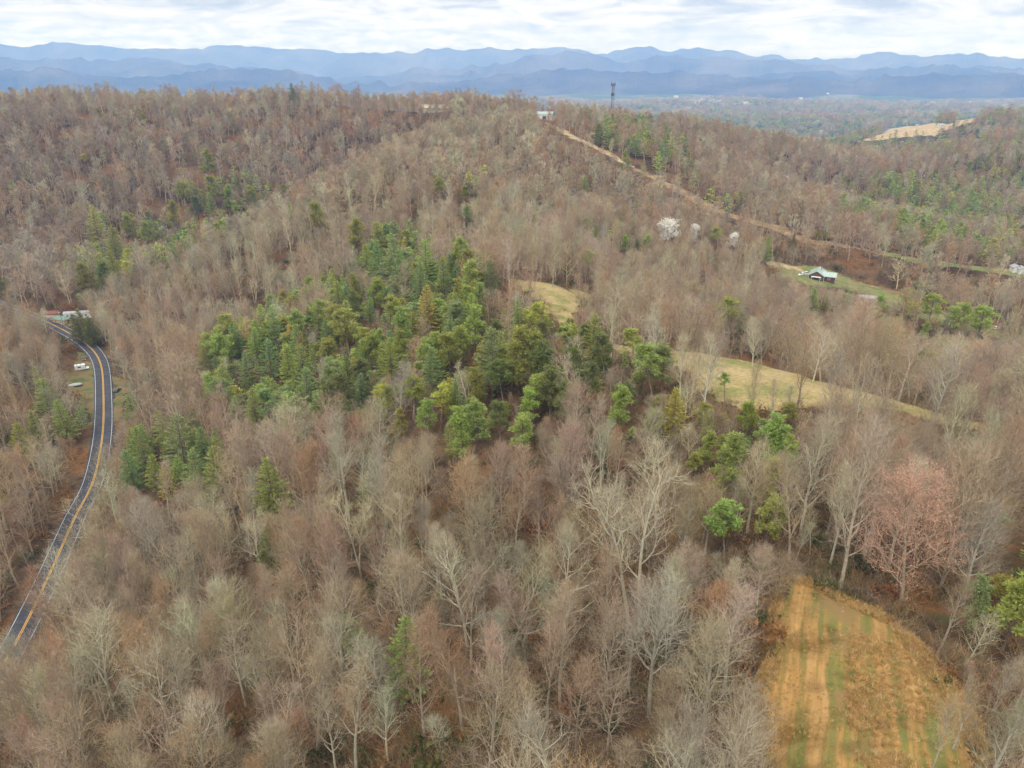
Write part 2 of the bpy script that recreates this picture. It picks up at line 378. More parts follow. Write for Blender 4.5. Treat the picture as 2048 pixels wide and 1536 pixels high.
def b_needle(inst):
    def f(t, b):
        g = G(t); oi = g.n('ShaderNodeObjectInfo'); ge = g.n('ShaderNodeNewGeometry')
        hs = g.n('ShaderNodeHueSaturation'); t.links.new(tint_of(g, inst), hs.inputs['Color'])
        t.links.new(g.maprange(oi.outputs['Random'], 0, 1, .482, .503), hs.inputs['Hue'])
        t.links.new(g.maprange(ge.outputs['Random Per Island'], 0, 1, .6, 1.5), hs.inputs['Value'])
        t.links.new(hs.outputs[0], b.inputs['Base Color'])
        b.inputs['Specular IOR Level'].default_value = .15; b.inputs['Roughness'].default_value = .7
        tr = g.n('ShaderNodeBsdfTranslucent'); t.links.new(hs.outputs[0], tr.inputs[0])
        mx = g.n('ShaderNodeMixShader'); mx.inputs[0].default_value = .5
        t.links.new(b.outputs[0], mx.inputs[1]); t.links.new(tr.outputs[0], mx.inputs[2])
        t.links.new(mx.outputs[0], t.nodes['Material Output'].inputs['Surface'])
    return f
M['needle'] = mat('needles', b_needle(False)); M['woods_needle'] = mat('woods_needles', b_needle(True))

def newmesh(name, verts, faces, mats=(), fm=None, smooth=False):
    me = bpy.data.meshes.new(name); me.from_pydata(verts, [], faces)
    for m in mats: me.materials.append(m)
    if fm is not None: me.polygons.foreach_set('material_index', fm)
    if smooth: me.polygons.foreach_set('use_smooth', [True] * len(me.polygons))
    me.update(); return me
def gridmesh(name, V, ni, nj, m, smooth=True, keep=None):
    me = bpy.data.meshes.new(name)
    I, J = np.meshgrid(np.arange(ni - 1), np.arange(nj - 1), indexing='ij')
    a = (I * nj + J).ravel(); q = np.stack([a, a + nj, a + nj + 1, a + 1], 1)
    if keep is not None: q = q[keep.ravel()]
    if keep is not None:
        used, inv = np.unique(q, return_inverse=True); V = V[used]; q = inv.reshape(q.shape)
    me.vertices.add(len(V)); me.vertices.foreach_set('co', V.astype(np.float32).ravel())
    me.loops.add(q.size); me.loops.foreach_set('vertex_index', q.astype(np.int32).ravel())
    me.polygons.add(len(q)); me.polygons.foreach_set('loop_start', np.arange(0, q.size, 4, dtype=np.int32))
    me.materials.append(m); me.update(calc_edges=True)
    if smooth: me.polygons.foreach_set('use_smooth', [True] * len(q))
    return me
def link(name, me, parent=None, loc=None, rotz=None, scale=None):
    o = bpy.data.objects.new(name, me); COL.objects.link(o)
    if parent is not None: o.parent = parent
    if loc is not None: o.location = [float(x) for x in loc]
    if rotz is not None: o.rotation_euler = (0, 0, rotz)
    if scale is not None: o.scale = scale
    return o
def tag(o, label=None, cat=None, group=None, kind=None):
    if label: o['label'] = label
    if cat: o['category'] = cat
    if group: o['group'] = group
    if kind: o['kind'] = kind
    return o

# ------------------------------------------------------------------ ground, far ranges, haze
V = np.stack([GX, GY, Z], -1).reshape(-1, 3)
gm = gridmesh('ground', V, len(an), len(rn), M['ground'])
ground = tag(link('ground', gm), kind='structure')
bmg = bmesh.new(); bmg.from_mesh(gm)            # close the disc under the camera
bmg.verts.ensure_lookup_table()
ring = [bmg.verts[i * len(rn)] for i in range(len(an))]
cv_ = bmg.verts.new((0, -YC, float(Z[:, 0].mean())))
for i in range(len(ring) - 1): bmg.faces.new((cv_, ring[i], ring[i + 1]))
bmg.to_mesh(gm); bmg.free()

def mountain(label, dist, prof, width, seed, rough):
    us = np.array([p[0] for p in prof], float); vs = np.array([p[1] for p in prof], float)
    ua = np.arctan((us - 1024) / (F * cp + 0)) ; 
    a = np.arange(us[0], us[-1], 2.0)
    v = np.interp(a, us, vs)
    v = np.convolve(np.pad(v, 3, mode='edge'), np.ones(7) / 7, mode='valid')
    v += (np.abs(vnoise(a / 46, a * 0, seed)) * 16 - 4) * rough + vnoise(a / 15, a * 0, seed + 1) * 5.0 * rough + vnoise(a / 5, a * 0, seed + 2) * 1.2 * rough
    d = np.array([ray(x, y) for x, y in zip(a, v)]); hz = d[:, 2] / np.hypot(d[:, 0], d[:, 1])
    aa = np.arctan2(d[:, 0], d[:, 1]); ztop = CAMZ + hz * dist
    ts = np.linspace(-1, 1, 61); base = CAMZ - 285
    A2, T2 = np.meshgrid(aa, ts, indexing='ij')
    prf = (1 - np.abs(T2)) ** 1.25
    rr_ = dist + T2 * width
    X, Y = rr_ * np.sin(A2), rr_ * np.cos(A2)
    spur = vnoise(X / 1500, Y / 1500, seed + 3) * 1.0 + vnoise(X / 600, Y / 600, seed + 4) * .55 + vnoise(X / 220, Y / 220, seed + 5) * .22
    Zm = base + (ztop[:, None] - base) * np.clip(prf + spur * 1.5 * prf * (1 - prf) * 2.2 * (np.abs(T2) > 0), 0, 1.0 - 1e-9)
    o = link('mountain_range', gridmesh('mountain_range', np.stack([X, Y, Zm], -1).reshape(-1, 3), len(aa), len(ts), M['mountain']))
    tag(o, label=label, kind='structure')
mountain('hazy blue far mountain range under the low clouds', 16500, [(-500, 100), (-200, 96), (0, 92), (60, 93), (105, 85), (150, 90), (240, 95), (330, 100), (400, 96), (420, 92), (470, 94), (560, 98), (680, 104), (760, 108), (830, 102), (900, 98), (1000, 97), (1060, 97), (1110, 94), (1160, 100), (1190, 108), (1260, 98), (1300, 96), (1345, 101), (1400, 96), (1440, 104), (1465, 100), (1500, 110), (1545, 108), (1580, 119), (1640, 119), (1700, 114), (1770, 105), (1810, 113), (1890, 114), (1920, 107), (1970, 110), (2048, 116), (2300, 108), (2600, 118)], 2600, 21, .8)
mountain('blue middle mountain ridge before the far range', 12500, [(-500, 130), (0, 118), (100, 116), (230, 122), (290, 117), (380, 127), (440, 134), (560, 142), (680, 158), (740, 155), (780, 148), (830, 138), (900, 140), (960, 132), (1024, 124), (1090, 110), (1130, 105), (1190, 113), (1250, 123), (1330, 109), (1380, 114), (1450, 113), (1560, 123), (1640, 131), (1700, 138), (1800, 134), (1900, 130), (1950, 133), (2048, 139), (2300, 130), (2600, 140)], 2000, 41, 1.)
mountain('darker blue nearest foothill ridge above the valley', 9800, [(-500, 150), (0, 141), (55, 138), (100, 131), (160, 147), (230, 158), (330, 150), (420, 141), (480, 138), (530, 133), (580, 143), (640, 156), (700, 166), (900, 166), (1000, 150), (1080, 143), (1150, 139), (1250, 147), (1330, 143), (1450, 150), (1560, 156), (1700, 160), (1800, 150), (1900, 147), (2048, 152), (2300, 145), (2600, 150)], 1500, 61, 1.1)

hz = bmesh.new(); bmesh.ops.create_cube(hz, size=1)
zlo, zhi = float(Z.min()) - 60, CAMZ + 900
for v in hz.verts: v.co = (v.co.x * 44000, v.co.y * 44000, zlo if v.co.z < 0 else zhi)
hm = bpy.data.meshes.new('haze'); hz.to_mesh(hm); hz.free()
haze = tag(link('haze', hm), kind='stuff')
m = bpy.data.materials.new('haze_air'); m.use_nodes = True; t = m.node_tree; t.nodes.clear()
pv = t.nodes.new('ShaderNodeVolumePrincipled'); mo = t.nodes.new('ShaderNodeOutputMaterial'); t.links.new(pv.outputs[0], mo.inputs['Volume'])
pv.inputs['Color'].default_value = (.28, .47, 1.0, 1); pv.inputs['Absorption Color'].default_value = (1, 1, 1, 1)
pv.inputs['Density'].default_value = 1.02e-4; pv.inputs['Anisotropy'].default_value = .0
hm.materials.append(m)

# ------------------------------------------------------------------ draped ground covers
def drape(name, poly_px, m, off=.15, step=1.0, ragged=1.5, lift=0., label=None, world_poly=None):
    P = world_poly if world_poly is not None else np.array([q for q in (hit(u, v) for u, v in poly_px) if q is not None])
    x0, y0 = P[:, 0].min() - 4, P[:, 1].min() - 4; x1, y1 = P[:, 0].max() + 4, P[:, 1].max() + 4
    xs, ys = np.arange(x0, x1, step), np.arange(y0, y1, step); X, Y = np.meshgrid(xs, ys, indexing='ij')
    nx = vnoise(X / 3, Y / 3, 91) * 2 * ragged + vnoise(X / 11, Y / 11, 93) * 2.4 * ragged; ny = vnoise(X / 3, Y / 3, 92) * 2 * ragged + vnoise(X / 11, Y / 11, 94) * 2.4 * ragged
    inside = inpoly(X + nx, Y + ny, P)
    keep = inside[:-1, :-1] & inside[1:, :-1] & inside[:-1, 1:] & inside[1:, 1:]
    Zz = height(X, Y) + off
    o = link(name, gridmesh(name, np.stack([X, Y, Zz], -1).reshape(-1, 3), len(xs), len(ys), m, keep=keep))
    tag(o, label=label, kind='structure'); return P
def ribbon_poly(px, w):
    C_ = np.array([q for q in (hit(u, v) for u, v in px) if q is not None]); C_ = catmull(C_, 6)
    d = np.gradient(C_[:, :2], axis=0); d /= np.linalg.norm(d, axis=1)[:, None] + 1e-9; n_ = np.stack([-d[:, 1], d[:, 0]], 1)
    if np.isscalar(w): w = np.full(len(C_), w)
    else: w = np.interp(np.linspace(0, 1, len(C_)), np.linspace(0, 1, len(w)), w)
    return np.concatenate([C_[:, :2] + n_ * w[:, None] / 2, (C_[:, :2] - n_ * w[:, None] / 2)[::-1]])
FIELD_PX = [(1565, 1165), (1600, 1163), (1640, 1178), (1690, 1205), (1735, 1222), (1775, 1240), (1815, 1280), (1850, 1320), (1890, 1370), (1930, 1440), (1960, 1540), (1970, 1640), (1530, 1640), (1530, 1540), (1522, 1480), (1520, 1400), (1535, 1350), (1548, 1300), (1552, 1230)]
MEADOW1_PX = [(1003, 556), (1040, 558), (1090, 566), (1150, 578), (1190, 590), (1185, 606), (1160, 618), (1145, 632), (1150, 648), (1175, 663), (1215, 683), (1280, 697), (1340, 706), (1340, 726), (1270, 716), (1205, 700), (1165, 684), (1130, 665), (1105, 640), (1090, 612), (1050, 588), (1010, 568)]
MEADOW2_PX = [(1300, 700), (1345, 703), (1400, 707), (1470, 716), (1540, 735), (1620, 758), (1700, 779), (1780, 799), (1860, 822), (1960, 846), (1995, 858), (1960, 868), (1880, 850), (1800, 828), (1700, 815), (1600, 818), (1530, 830), (1470, 822), (1430, 802), (1390, 772), (1350, 738)]
POLYS = []                                      # world polygons no tree may stand in
POLYS.append(drape('mown_field', FIELD_PX, M['field'], .12, .5, .7, label='ochre mown field with faint green tractor stripes'))
POLYS.append(drape('meadow', MEADOW1_PX, M['meadow'], .2, .8, 1., label='small grassy meadow at the upper end of the spur'))
POLYS.append(drape('meadow', MEADOW2_PX, M['meadow'], .2, .8, 1., label='long yellow green meadow along the spur crest'))
YARD_PX = [(1538, 520), (1580, 530), (1640, 532), (1690, 553), (1760, 573), (1840, 598), (1900, 628), (1980, 655), (2060, 680), (2060, 705), (1960, 672), (1880, 652), (1800, 628), (1740, 600), (1690, 580), (1600, 572), (1560, 556)]
POLYS.append(drape('yard', YARD_PX, M['yard'], .3, 1.5, 1., label='green and tan yard round the dark red house'))
RYARD = [(128, 645), (140, 640), (175, 655), (196, 690), (180, 688), (150, 664)]
POLYS.append(drape('yard', RYARD, M['verge'], .25, .7, 1.2, label='small green lawn between road and green roofed hut'))
VYARD = [(150, 700), (178, 704), (196, 735), (200, 790), (196, 850), (178, 850), (172, 800), (130, 790), (128, 755), (150, 745)]
POLYS.append(drape('verge', VYARD, M['verge'], .22, .7, 1.8, label='grassy verge with parked vehicles beside the road'))
RV2 = [(222, 750), (245, 752), (262, 790), (250, 840), (224, 860), (224, 800)]
POLYS.append(drape('verge', RV2, M['verge'], .22, .7, 1.8, label='grassy verge on the far side of the road bend'))
def strip(name, px, w, m, label, off=.35, step=1.5, ragged=2.4):
    P = ribbon_poly(px, w); drape(name, None, m, off, step, ragged, label=label, world_poly=P); POLYS.append(P); return P
strip('dry_grass_bank', [(1086, 246), (1110, 256), (1150, 276), (1200, 300), (1245, 325), (1262, 335)], [9, 10, 12, 12, 9], M['drygrass'], 'tan dry grass bank climbing the wooded hillside')
strip('power_line_cut', [(1262, 335), (1330, 368), (1400, 403), (1470, 432), (1540, 452), (1600, 478), (1650, 488)], [10, 16, 22, 24, 20, 12], M['dirt'], 'rusty orange cut slanting across the far hillside')
strip('dirt_track', [(1600, 480), (1660, 487), (1720, 500), (1780, 511)], [9, 9, 9, 8], M['dirt'], 'dirt track by the brush pile')
strip('grass_strip', [(1770, 510), (1830, 521), (1900, 530), (1980, 540), (2060, 551)], [10, 15, 16, 18], M['yard'], 'long green grass strip behind the house')
strip('dirt_track', [(1700, 566), (1760, 580), (1830, 600), (1900, 633), (1980, 658), (2060, 680)], [4.5, 5, 6, 5, 5], M['dirt'], 'brown lane through the house yard', off=.5)
strip('bare_bank', [(1520, 522), (1560, 532), (1605, 543)], [5, 12, 10], M['drygrass'], 'bare tan bank at the house lane', off=.5)
strip('dry_grass_bank', [(52, 203), (120, 198), (200, 195), (270, 193)], [9, 12, 12, 8], M['drygrass'], 'dry grass clearing along the left hilltop')
strip('dirt_track', [(1790, 352), (1840, 362), (1900, 372)], [8, 9, 8], M['dirt'], 'pale track across the far wooded hill')
FARHILL = [(1735, 284), (1700, 290), (1760, 268), (1772, 258), (1800, 254), (1840, 251), (1880, 252), (1905, 247), (1940, 238), (1958, 234), (1955, 246), (1900, 262), (1870, 275), (1820, 276), (1780, 279)]
POLYS.append(drape('pasture', FARHILL, M['drygrass'], 1.2, 8, 4, label='bare tan hilltop pasture with two farmhouses'))
for u, v, w, h, lb in [(1340, 167, 24, 4, 'pale triangular field at the foot of the mountains'), (1540, 187, 30, 2.5, 'pale field strip in the far valley'), (1715, 182, 36, 3, 'pale cleared ground by the far valley houses'),
                       (1480, 209, 34, 2.5, 'pale field below the far white houses'), (1900, 181, 24, 2, 'narrow pale field in the far valley'), (1280, 181, 26, 2, 'thin pale field beyond the radio mast'), (1650, 205, 30, 2.5, 'tan field in the middle of the far valley')]:
    drape('pasture', [(u - w, v), (u - w * .3, v - h), (u + w * .6, v - h * .8), (u + w, v + h * .3), (u + w * .2, v + h), (u - w * .6, v + h * .7)], M['drygrass'], 6, 30, 12, label=lb)

# road: asphalt bed, white edge lines, double yellow centre line
def road_strip(name, o0, o1, dz, m, parent=None, label=None):
    d = np.gradient(ROAD[:, :2], axis=0); d /= np.linalg.norm(d, axis=1)[:, None]; n_ = np.stack([d[:, 1], -d[:, 0]], 1)
    vs, fs = [], []
    for i, p in enumerate(ROAD):
        for o_, z_ in ((o0, dz), (o1, dz)):
            q = p[:2] + n_[i] * o_; vs.append((q[0], q[1], p[2] + z_ - abs(o_) * .015))
    for i in range(len(ROAD) - 1): a = 2 * i; fs.append((a, a + 1, a + 3, a + 2))
    o = link(name, newmesh(name, vs, fs, [m]), parent)
    if label: o['label'] = label
    return o
road = link('road', None); tag(road, label='two lane asphalt road winding up the valley', kind='structure')
d_ = np.gradient(ROAD[:, :2], axis=0); d_ /= np.linalg.norm(d_, axis=1)[:, None]; n_ = np.stack([d_[:, 1], -d_[:, 0]], 1)
vs, fs = [], []
prof = [(-4.3, -.5), (-3.55, .02), (-2, .06), (0, .09), (2, .06), (3.55, .02), (4.3, -.5)]
for i, p in enumerate(ROAD):
    for o_, z_ in prof: q = p[:2] + n_[i] * o_; vs.append((q[0], q[1], p[2] + z_))
for i in range(len(ROAD) - 1):
    for k in range(len(prof) - 1): a = i * len(prof) + k; fs.append((a, a + 1, a + 1 + len(prof), a + len(prof)))
link('carriageway', newmesh('carriageway', vs, fs, [M['asphalt']], smooth=True), road)
road_strip('edge_line', -3.2, -3.07, .115, M['white_line'], road); road_strip('edge_line', 3.07, 3.2, .115, M['white_line'], road)
road_strip('centre_line', -.30, -.09, .115, M['yellow_line'], road); road_strip('centre_line', .09, .30, .115, M['yellow_line'], road)

# ------------------------------------------------------------------ tree shapes
class TB:
    def __init__(s): s.v = []; s.f = []; s.m = []
    def tube(s, pts, rad, sides, mi):
        base = len(s.v); n = len(pts); prev = None
        for i in range(n):
            d = (pts[min(i + 1, n - 1)] - pts[max(i - 1, 0)]).normalized()
            a = d.orthogonal().normalized() if prev is None else (prev - d * prev.dot(d)).normalized()
            prev = a; b = d.cross(a)
            for k in range(sides):
                t = 2 * math.pi * k / sides; s.v.append(pts[i] + (a * math.cos(t) + b * math.sin(t)) * rad[i])
        for i in range(n - 1):
            for k in range(sides):
                p, q = base + i * sides + k, base + i * sides + (k + 1) % sides
                s.f.append((p, q, q + sides, p + sides)); s.m.append(mi)
    def ribbon(s, pts, w0, mi, rg):
        d = (pts[-1] - pts[0]).normalized(); a = d.cross(Vector((rg.uniform(-1, 1), rg.uniform(-1, 1), rg.uniform(-.4, .4)))).normalized()
        base = len(s.v); n = len(pts)
        for i, p in enumerate(pts[:-1]):
            w = w0 * (1 - .6 * i / (n - 1)); s.v.append(p - a * w / 2); s.v.append(p + a * w / 2)
        s.v.append(pts[-1])
        for i in range(n - 2):
            q = base + 2 * i; s.f.append((q, q + 1, q + 3, q + 2)); s.m.append(mi)
        q = base + 2 * (n - 2); s.f.append((q, q + 1, q + 2)); s.m.append(mi)
    def leaf(s, p, d, ln, wd, mi, rg):
        a = d.cross(Vector((rg.uniform(-1, 1), rg.uniform(-1, 1), rg.uniform(-1, 1)))).normalized() * wd / 2
        b = len(s.v); s.v += [p, p + d * ln * .45 + a, p + d * ln, p + d * ln * .45 - a]; s.f.append((b, b + 1, b + 2, b + 3)); s.m.append(mi)
    def split(s, name, mats):                   # two meshes: trunk with limbs, crown
        out = []
        for mi in (0, 1):
            idx = {}; vs = []; fs = []
            for f, m_ in zip(s.f, s.m):
                if m_ != mi: continue
                q = []
                for k in f:
                    if k not in idx: idx[k] = len(vs); vs.append(tuple(s.v[k]))
                    q.append(idx[k])
                fs.append(q)
            out.append(newmesh(name + ('_trunk', '_crown')[mi], vs, fs, [mats[mi]]))
        return out
    def whole(s, name, mats): return newmesh(name, [tuple(v) for v in s.v], s.f, mats, s.m)

def rot_about(v, axis, ang): return Matrix.Rotation(ang, 3, axis) @ v
def side_dir(d, ang, roll, rg):
    a = d.orthogonal().normalized(); a = rot_about(a, d, roll); return (d * math.cos(ang) + a * math.sin(ang)).normalized()
def curve(p, d, ln, n, up, wob, rg):
    pts = [p.copy()]; st = ln / n
    for i in range(n):
        d = (d + Vector((rg.gauss(0, wob), rg.gauss(0, wob), rg.gauss(0, wob) + up / n))).normalized(); p = p + d * st; pts.append(p.copy())
    return pts
def along(pts, t):
    x = t * (len(pts) - 1); i = min(int(x), len(pts) - 2); f = x - i; return pts[i].lerp(pts[i + 1], f), (pts[i + 1] - pts[i]).normalized()

def bare_tree(seed, h=22, cb=.38, spread=.27, lod=0, fork=1, angle=48, rise=.55, dens=1., lean=0., buds=None, sparse=False):
    """leafless hardwood: trunk and limbs (0), branches and twigs (1)"""
    rg = random.Random(seed); b = TB()
    n1, n2, n3, n4 = [(17, 7, 5, 5), (13, 6, 4, 3), (10, 6, 6, 0)][lod]
    n1 = int(n1 * dens); tw = [.022, .048, .15][lod]
    if sparse: n3, n4 = 4, 3
    stems = []
    for k in range(fork):
        a = 2 * math.pi * k / max(fork, 1) + rg.uniform(0, 1)
        if fork > 1: d = Vector((math.cos(a) * .10, math.sin(a) * .10, 1)).normalized(); p0 = Vector((math.cos(a) * .4, math.sin(a) * .4, -.6))
        else: d = Vector((rg.gauss(0, .03) + lean, rg.gauss(0, .03), 1)).normalized(); p0 = Vector((0, 0, -.8))
        stems.append((curve(p0, d, h * rg.uniform(.86, .97) if k else h * .97, 8 if lod < 2 else 5, .25, .045, rg), k))
    r0 = h * (.0125 if fork == 1 else .0100)
    for pts, k in stems:
        n = len(pts); rad = [r0 * (1 - .9 * (i / (n - 1)) ** 1.1) + .02 for i in range(n)]
        if fork == 1: rad[0] *= 1.25
        b.tube(pts, rad, [6, 5, 3][lod], 0)
        nn = max(6, int(n1 / (fork ** .6)))
        for i in range(nn):
            t = cb + (1 - cb) * ((i + rg.uniform(.1, .9)) / nn) * .97; p, d = along(pts, t)
            q = (t - cb) / (1 - cb)
            L1 = h * spread * (1.05 - .62 * q ** 1.5) * rg.uniform(.75, 1.15) * (.55 + .45 * min(1, q * 4 + .3))
            d1 = side_dir(d, R(angle * (1.15 - .55 * q) + rg.uniform(-9, 9)), i * 2.4 + rg.uniform(-.5, .5), rg)
            p1 = curve(p, d1, L1, 4 if lod < 2 else 2, rise, .10, rg)
            b.tube(p1, [max(.035, r0 * .42 * (1 - .6 * q)) * (1 - .8 * j / (len(p1) - 1)) + .012 for j in range(len(p1))], [4, 3, 3][lod], 0 if lod < 2 else 1)
            for j in range(n2):
                t2 = .22 + .78 * (j + rg.random()) / n2; p, d = along(p1, min(t2, 1))
                L2 = L1 * (.62 - .30 * t2) * rg.uniform(.8, 1.3) + .5
                d2 = side_dir(d, R(rg.uniform(28, 58)), j * 2.4 + rg.uniform(-.6, .6), rg); p2 = curve(p, d2, L2, 3 if lod == 0 else 2, rise * .8, .12, rg)
                if lod == 0: b.tube(p2, [.036, .026, .018, .009], 3, 1)
                else: b.ribbon(p2, [0, .07, .17][lod], 1, rg)
                for q3 in range(n3):
                    t3 = .2 + .8 * (q3 + rg.random()) / n3; p, d = along(p2, min(t3, 1))
                    L3 = L2 * rg.uniform(.4, .75) + .35
                    d3 = side_dir(d, R(rg.uniform(25, 60)), rg.uniform(0, 6.28), rg); d3.z += .25; d3.normalize()
                    p3 = [p, p + d3 * L3 * .55, p + (d3 + Vector((rg.gauss(0, .15), rg.gauss(0, .15), .15))) * L3] if lod == 0 else [p, p + d3 * L3]
                    b.ribbon(p3, tw * (1.35 if lod == 0 else 1), 1, rg)
                    for q4 in range(n4):
                        p, d = along(p3, min(1, .2 + .8 * (q4 + rg.random()) / n4))
                        d4 = side_dir(d, R(rg.uniform(20, 60)), rg.uniform(0, 6.28), rg); d4.z += .2; d4.normalize()
                        b.ribbon([p, p + d4 * rg.uniform(.45, 1.1)], tw, 1, rg)
                        for _ in range(int(buds[0]) if buds else 0): b.leaf(p + d4 * rg.uniform(.1, .9) + Vector((rg.gauss(0, .12), rg.gauss(0, .12), rg.gauss(0, .12))), side_dir(d4, .8, rg.uniform(0, 6), rg), buds[1] * rg.uniform(.6, 1.3), buds[1] * .6, 1, rg)
    return b

def white_pine(seed, h=20, rad=3.9, cb=.14, lod=0, droop=.0, gap=1.0):
    """layered conifer: whorls of limbs carrying upswept sprays"""
    rg = random.Random(seed); b = TB()
    pts = curve(Vector((0, 0, -.6)), Vector((rg.gauss(0, .02), rg.gauss(0, .02), 1)), h + .4, 6, .1, .012, rg)
    b.tube(pts, [h * .012 * (1 - .93 * i / 6) + .02 for i in range(7)], 6 if lod == 0 else 4, 0)
    z = cb * h; roll = rg.uniform(0, 6)
    while z < h * .985:
        t = (z - cb * h) / (h * (1 - cb)); prof = (1 - t) ** .72 * (.55 + .45 * min(1, t * 4.5))
        nb = [6, 5, 4][lod]
        for k in range(nb):
            roll += 6.283 / nb + rg.uniform(-.25, .25)
            Lb = max(.5, rad * prof * rg.uniform(.72, 1.18)); e = R(-6 + 46 * t ** 1.5 + rg.uniform(-8, 8)) - droop
            d = Vector((math.cos(roll) * math.cos(e), math.sin(roll) * math.cos(e), math.sin(e)))
            p0, _ = along(pts, min(.999, (z + .6 + rg.uniform(-.25, .25)) / (h + .4)))
            pb = curve(p0, d, Lb, 3, .22, .05, rg)
            if lod == 0: b.ribbon(pb, .07, 0, rg)
            ns = max(3, int([Lb * 5.2, Lb * 1.9, Lb * 1.0][lod]))
            for j in range(ns):
                tt = .22 + .78 * (j + rg.random()) / ns; p, dd = along(pb, min(tt, 1)); sd = dd.cross(Vector((0, 0, 1))).normalized()
                for s_ in (1, -1):
                    d2 = (dd * .75 + sd * s_ * rg.uniform(.35, .95) + Vector((0, 0, rg.uniform(.0, .45)))).normalized()
                    ln = [.66, 1.15, 1.7][lod] * rg.uniform(.7, 1.25) * (.65 + .35 * Lb / rad)
                    b.leaf(p, d2, ln, ln * [.36, .46, .62][lod], 1, rg)
                    if lod == 0: b.leaf(p + d2 * ln * .3, (d2 + Vector((0, 0, .6))).normalized(), ln * .7, ln * .26, 1, rg)
            if lod < 2:
                b.leaf(pb[-1], ((pb[-1] - pb[-2]).normalized() + Vector((0, 0, .35))).normalized(), .8, .3, 1, rg)
        z += gap * rg.uniform(.75, 1.2) * [1, 1.25, 1.7][lod] * (1 - .35 * t)
    for k in range(5): b.leaf(pts[-1] - Vector((0, 0, .3)), Vector((rg.gauss(0, .35), rg.gauss(0, .35), 1)).normalized(), .9, .3, 1, rg)
    return b

def clump_pine(seed, h=17, rad=3.2, cb=.42, lod=0, dome=1., nl=15):
    """loose round-topped pine: crooked limbs ending in needle clumps"""
    rg = random.Random(seed); b = TB()
    pts = curve(Vector((0, 0, -.6)), Vector((rg.gauss(0, .05), rg.gauss(0, .05), 1)), h * .96, 6, .1, .04, rg)
    b.tube(pts, [h * .0115 * (1 - .8 * i / 6) + .02 for i in range(7)], 6 if lod == 0 else 4, 0)
    def clump(c, r):
        n = [46, 13, 5][lod]
        for _ in range(n):
            d = Vector((rg.gauss(0, 1), rg.gauss(0, 1), rg.gauss(.35, .8))).normalized()
            ln = r * rg.uniform(.55, 1.0); b.leaf(c + d * r * .25, d, ln, ln * [.22, .5, .8][lod], 1, rg)
    nl = int(nl * [1, 1, .8][lod])
    for i in range(nl):
        t = cb + (1 - cb) * (i + rg.random()) / nl; p, d = along(pts, min(t, .99)); q = (t - cb) / (1 - cb)
        Lb = rad * (1.0 - .72 * q ** (1.6 * dome)) * rg.uniform(.6, 1.2) * (.6 + .4 * min(1, q * 4))
        pb = curve(p, side_dir(d, R(78 - 38 * q + rg.uniform(-12, 12)), i * 2.4 + rg.uniform(-.5, .5), rg), Lb, 3, .45, .14, rg)
        b.tube(pb, [.07, .05, .035, .02], 3, 0)
        clump(pb[-1], 1.0); clump(pb[2], .8)
        for _ in range(3 if lod < 2 else 1):
            p, d = along(pb, rg.uniform(.45, 1)); d2 = side_dir(d, R(rg.uniform(35, 70)), rg.uniform(0, 6.3), rg); e_ = p + d2 * rg.uniform(.7, 1.4)
            if lod == 0: b.ribbon([p, e_], .05, 0, rg)
            clump(e_, rg.uniform(.7, 1.05))
    clump(pts[-1], .9)
    return b
def bush(seed, h=3, r=1.8, n=60, leafy=False):
    rg = random.Random(seed); b = TB()
    for i in range(n):
        a = rg.uniform(0, 6.28); d = Vector((math.cos(a) * .7, math.sin(a) * .7, rg.uniform(.5, 1.4))).normalized(); p = Vector((rg.gauss(0, r * .35), rg.gauss(0, r * .35), -.1))
        q = curve(p, d, h * rg.uniform(.5, 1.1), 2, .1, .2, rg); b.ribbon(q, .05, 0, rg)
        for k in range(4):
            p2, d2 = along(q, rg.uniform(.3, 1)); d3 = side_dir(d2, R(rg.uniform(25, 70)), rg.uniform(0, 6.3), rg)
            if leafy: b.leaf(p2, d3, rg.uniform(.35, .6), .3, 0, rg)
            else: b.ribbon([p2, p2 + d3 * rg.uniform(.4, 1.)], .032, 0, rg)
    return b
def tuft(seed, h=.9, n=22):
    rg = random.Random(seed); b = TB()
    for i in range(n):
        p = Vector((rg.gauss(0, .22), rg.gauss(0, .22), -.05)); d = Vector((rg.gauss(0, .35), rg.gauss(0, .35), 1)).normalized()
        b.ribbon(curve(p, d, h * rg.uniform(.6, 1.2), 2, -.5, .12, rg), .05, 0, rg)
    return b

